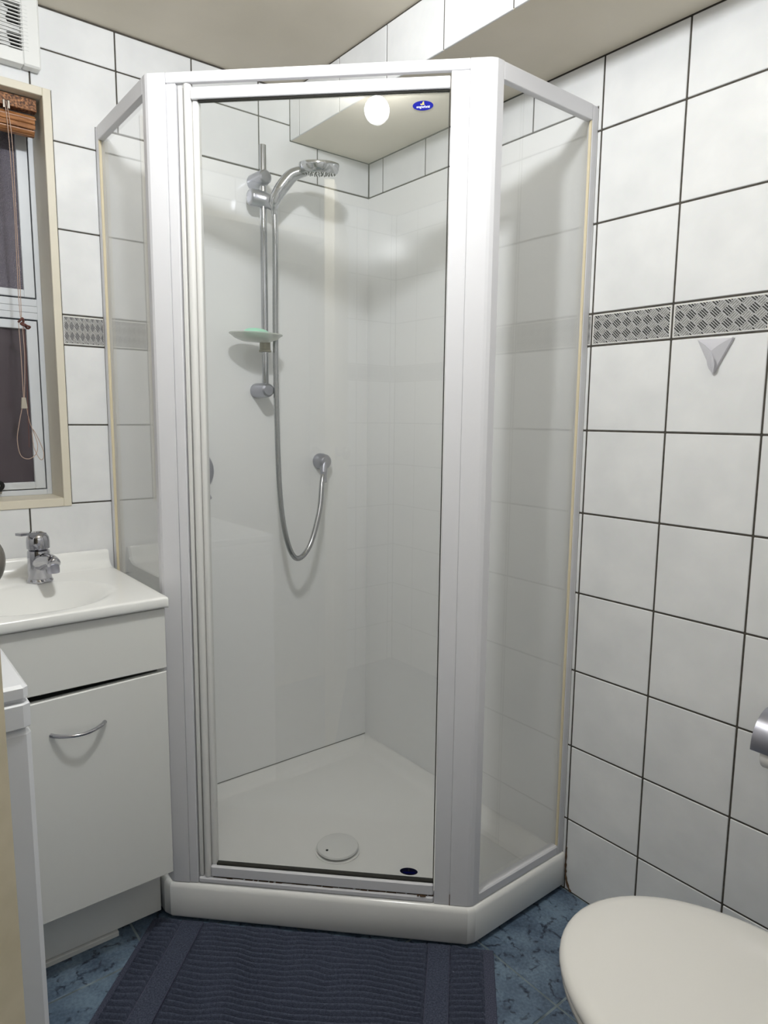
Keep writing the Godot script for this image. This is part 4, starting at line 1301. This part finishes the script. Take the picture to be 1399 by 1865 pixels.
func open_door() -> void:
	# leaf hinged on the left wall, swung into the room; its latch edge shows at the left of the frame
	var th := deg_to_rad(51.0)
	var d := Vector3(-sin(th), 0, cos(th))          # from the latch edge to the hinges
	var n := Vector3(d.z, 0, -d.x)                  # the face turned to the room
	var e := Vector3(-1.300, 0, 1.130)
	var door := struct("door_1", "cream painted door standing ajar beside the washing machine")
	var st := mb()
	bevel_box(st, Transform3D(Basis(d, Vector3.UP, n), e + d * 0.38 - n * 0.0175 + Vector3.UP * 1.006), Vector3(0.76, 1.99, 0.035), 0.003)
	obj("leaf", st, M.cream_door, door)
	for side in [1.0, -1.0]:
		st = mb()
		var at: Vector3 = e + d * 0.062 + Vector3.UP * 1.095 + n * (0.0 if side > 0 else -0.035)
		var b := Basis(d * side, n * side, Vector3.UP)
		lathe(st, Transform3D(b, at), [Vector2(0.0, 0.0), Vector2(0.026, 0.0), Vector2(0.026, 0.003), Vector2(0.012, 0.006), Vector2(0.010, 0.020), Vector2(0.016, 0.024), Vector2(0.0225, 0.030), Vector2(0.0245, 0.038), Vector2(0.022, 0.046), Vector2(0.014, 0.051), Vector2(0.0, 0.052)], 28)
		obj("knob", st, M.steel, door)
	# frame in the left wall
	var fr := struct("trim_1", "cream door frame in the left wall")
	for z in [0.80, 1.555]:
		st = mb(); box(st, Vector3(LEFT - 0.122, 0.0, z), Vector3(LEFT + 0.004, 2.02, z + 0.03), 0.002); obj("jamb", st, M.cream, fr)
	st = mb(); box(st, Vector3(LEFT - 0.122, 1.995, 0.83), Vector3(LEFT + 0.004, 2.02, 1.555), 0.002); obj("head", st, M.cream, fr)

# ---------------------------------------------------------------- small things
func small_things() -> void:
	# bulb on the ceiling
	var lamp := thing("ceiling_lamp", "bare round bulb in a white batten holder on the ceiling", "lamp")
	var st := mb()
	lathe(st, Transform3D(Basis(), Vector3(LAMP.x, CEIL, LAMP.z)), [Vector2(0.0, -0.016), Vector2(0.040, -0.016), Vector2(0.047, -0.010), Vector2(0.048, -0.0005), Vector2(0.0, -0.0005)], 32)
	obj("rose", st, M.white, lamp)
	st = mb()
	lathe(st, Transform3D(Basis(), Vector3(LAMP.x, CEIL, LAMP.z)), [Vector2(0.0, -0.052), Vector2(0.016, -0.052), Vector2(0.019, -0.046), Vector2(0.021, -0.0155), Vector2(0.0, -0.0155)], 24)
	obj("holder", st, M.white, lamp)
	st = mb()
	var pr := []
	for k in 15:
		var a := -PI / 2 + PI * k / 14.0
		pr.append(Vector2(0.036 * cos(a), 0.036 * sin(a)))
	lathe(st, Transform3D(Basis(), LAMP), pr, 28)
	obj("bulb", st, M.bulb, lamp)

	# folded plastic hook on the right wall
	var hk := thing("wall_hook", "small white folded triangular hook stuck below the border tiles", "hook")
	var hz := 1.1695
	var hy := 1.316
	var q := func(z: float, y: float, x: float) -> Vector3: return Vector3(-x, hy + y, hz + z)
	st = mb()
	var base := [q.call(0.0, 0.0, 0.0005), q.call(-0.036, 0.0725, 0.0005), q.call(0.037, 0.071, 0.0005)]
	var lift := [q.call(0.0, 0.001, 0.004), q.call(-0.0345, 0.0715, 0.004), q.call(0.0355, 0.070, 0.004)]
	tri(st, lift[0], lift[1], lift[2], Vector3(-1, 0, 0))
	for k in 3:
		var k2 := (k + 1) % 3
		quad(st, base[k], base[k2], lift[k2], lift[k], (lift[k] + lift[k2]) / 2 - (lift[0] + lift[1] + lift[2]) / 3)
	obj("base_plate", st, M.hook, hk)
	for side in [-1.0, 1.0]:
		st = mb()
		var corner := Vector2(0.0365 * side, 0.072)
		var tip := Vector2(0.0, 0.0015)
		var prev := []
		for k in 13:
			var f := k / 12.0
			var outer := tip.lerp(corner, f)
			# inner edge bulges towards the middle line and stands off the wall
			var inner := outer + Vector2(-side * 0.019, 0.008) * sin(PI * pow(f, 0.8))
			var x_in := 0.0045 + 0.014 * sin(PI * pow(f, 0.75))
			var cur := [q.call(outer.x, outer.y, 0.0045), q.call(outer.x, outer.y, 0.0065), q.call(inner.x, inner.y, x_in + 0.002), q.call(inner.x, inner.y, x_in)]
			if k > 0:
				quad(st, prev[1], prev[2], cur[2], cur[1], Vector3(-1, 0, side * 0.6), 1)
				quad(st, prev[0], prev[3], cur[3], cur[0], Vector3(1, 0, -side * 0.6), 2)
				quad(st, prev[2], prev[3], cur[3], cur[2], Vector3(0, 0.2, -side), 3)
				quad(st, prev[0], prev[1], cur[1], cur[0], Vector3(0, -0.2, side), 4)
			prev = cur
		obj("wing", st, M.hook, hk)

	# toilet roll holder at the right edge
	var rh := thing("toilet_roll_holder", "chrome toilet roll holder with a curved cover on the right wall", "toilet roll holder")
	var c := Vector3(-0.012, 0.600, 0.0)
	var z0 := 1.331
	var z1 := 1.465
	st = mb()
	var arc := []
	arc.append(Vector2(-0.004, 0.664))
	for k in 13:
		var a := deg_to_rad(92.0 + 92.0 * k / 12.0)
		arc.append(Vector2(c.x + 0.064 * cos(a), c.y + 0.064 * sin(a)))
	for i in arc.size() - 1:
		var p: Vector2 = arc[i]
		var p2: Vector2 = arc[i + 1]
		var o := Vector3(p.x - c.x, p.y - c.y, 0).normalized()
		var inn := 0.0018
		quad(st, Vector3(p.x, p.y, z0), Vector3(p2.x, p2.y, z0), Vector3(p2.x, p2.y, z1), Vector3(p.x, p.y, z1), o, 1)
		quad(st, Vector3(p.x, p.y, z0) - o * inn, Vector3(p2.x, p2.y, z0) - o * inn, Vector3(p2.x, p2.y, z1) - o * inn, Vector3(p.x, p.y, z1) - o * inn, -o, 2)
		for z in [z0, z1]: quad(st, Vector3(p.x, p.y, z), Vector3(p2.x, p2.y, z), Vector3(p2.x, p2.y, z) - o * inn, Vector3(p.x, p.y, z) - o * inn, Vector3(0, 0, -1 if z == z0 else 1))
	obj("cover", st, M.satin, rh)
	st = mb(); box(st, Vector3(-0.004, 0.555, z0 + 0.01), Vector3(-0.0005, 0.672, z1 - 0.01), 0.001); obj("back_plate", st, M.satin, rh)
	st = mb(); tube(st, [Vector3(-0.002, 0.588, z0 + 0.004), Vector3(-0.030, 0.588, z0 + 0.004), Vector3(-0.038, 0.588, z0 + 0.012), Vector3(-0.038, 0.588, z1 - 0.004)], 0.004, 10); obj("arm", st, M.chrome, rh)
	st = mb()
	lathe(st, Transform3D(Basis(Vector3(1, 0, 0), Vector3(0, 0, 1), Vector3(0, -1, 0)), Vector3(-0.038, 0.588, z0 + 0.016)), [Vector2(0.018, 0.0), Vector2(0.032, 0.0), Vector2(0.033, 0.002), Vector2(0.033, 0.098), Vector2(0.032, 0.1), Vector2(0.018, 0.1), Vector2(0.018, 0.0)], 36)
	var roll := obj("toilet_roll", st, M.paper)
	tag(roll, "white toilet paper roll under the chrome cover", "toilet paper")
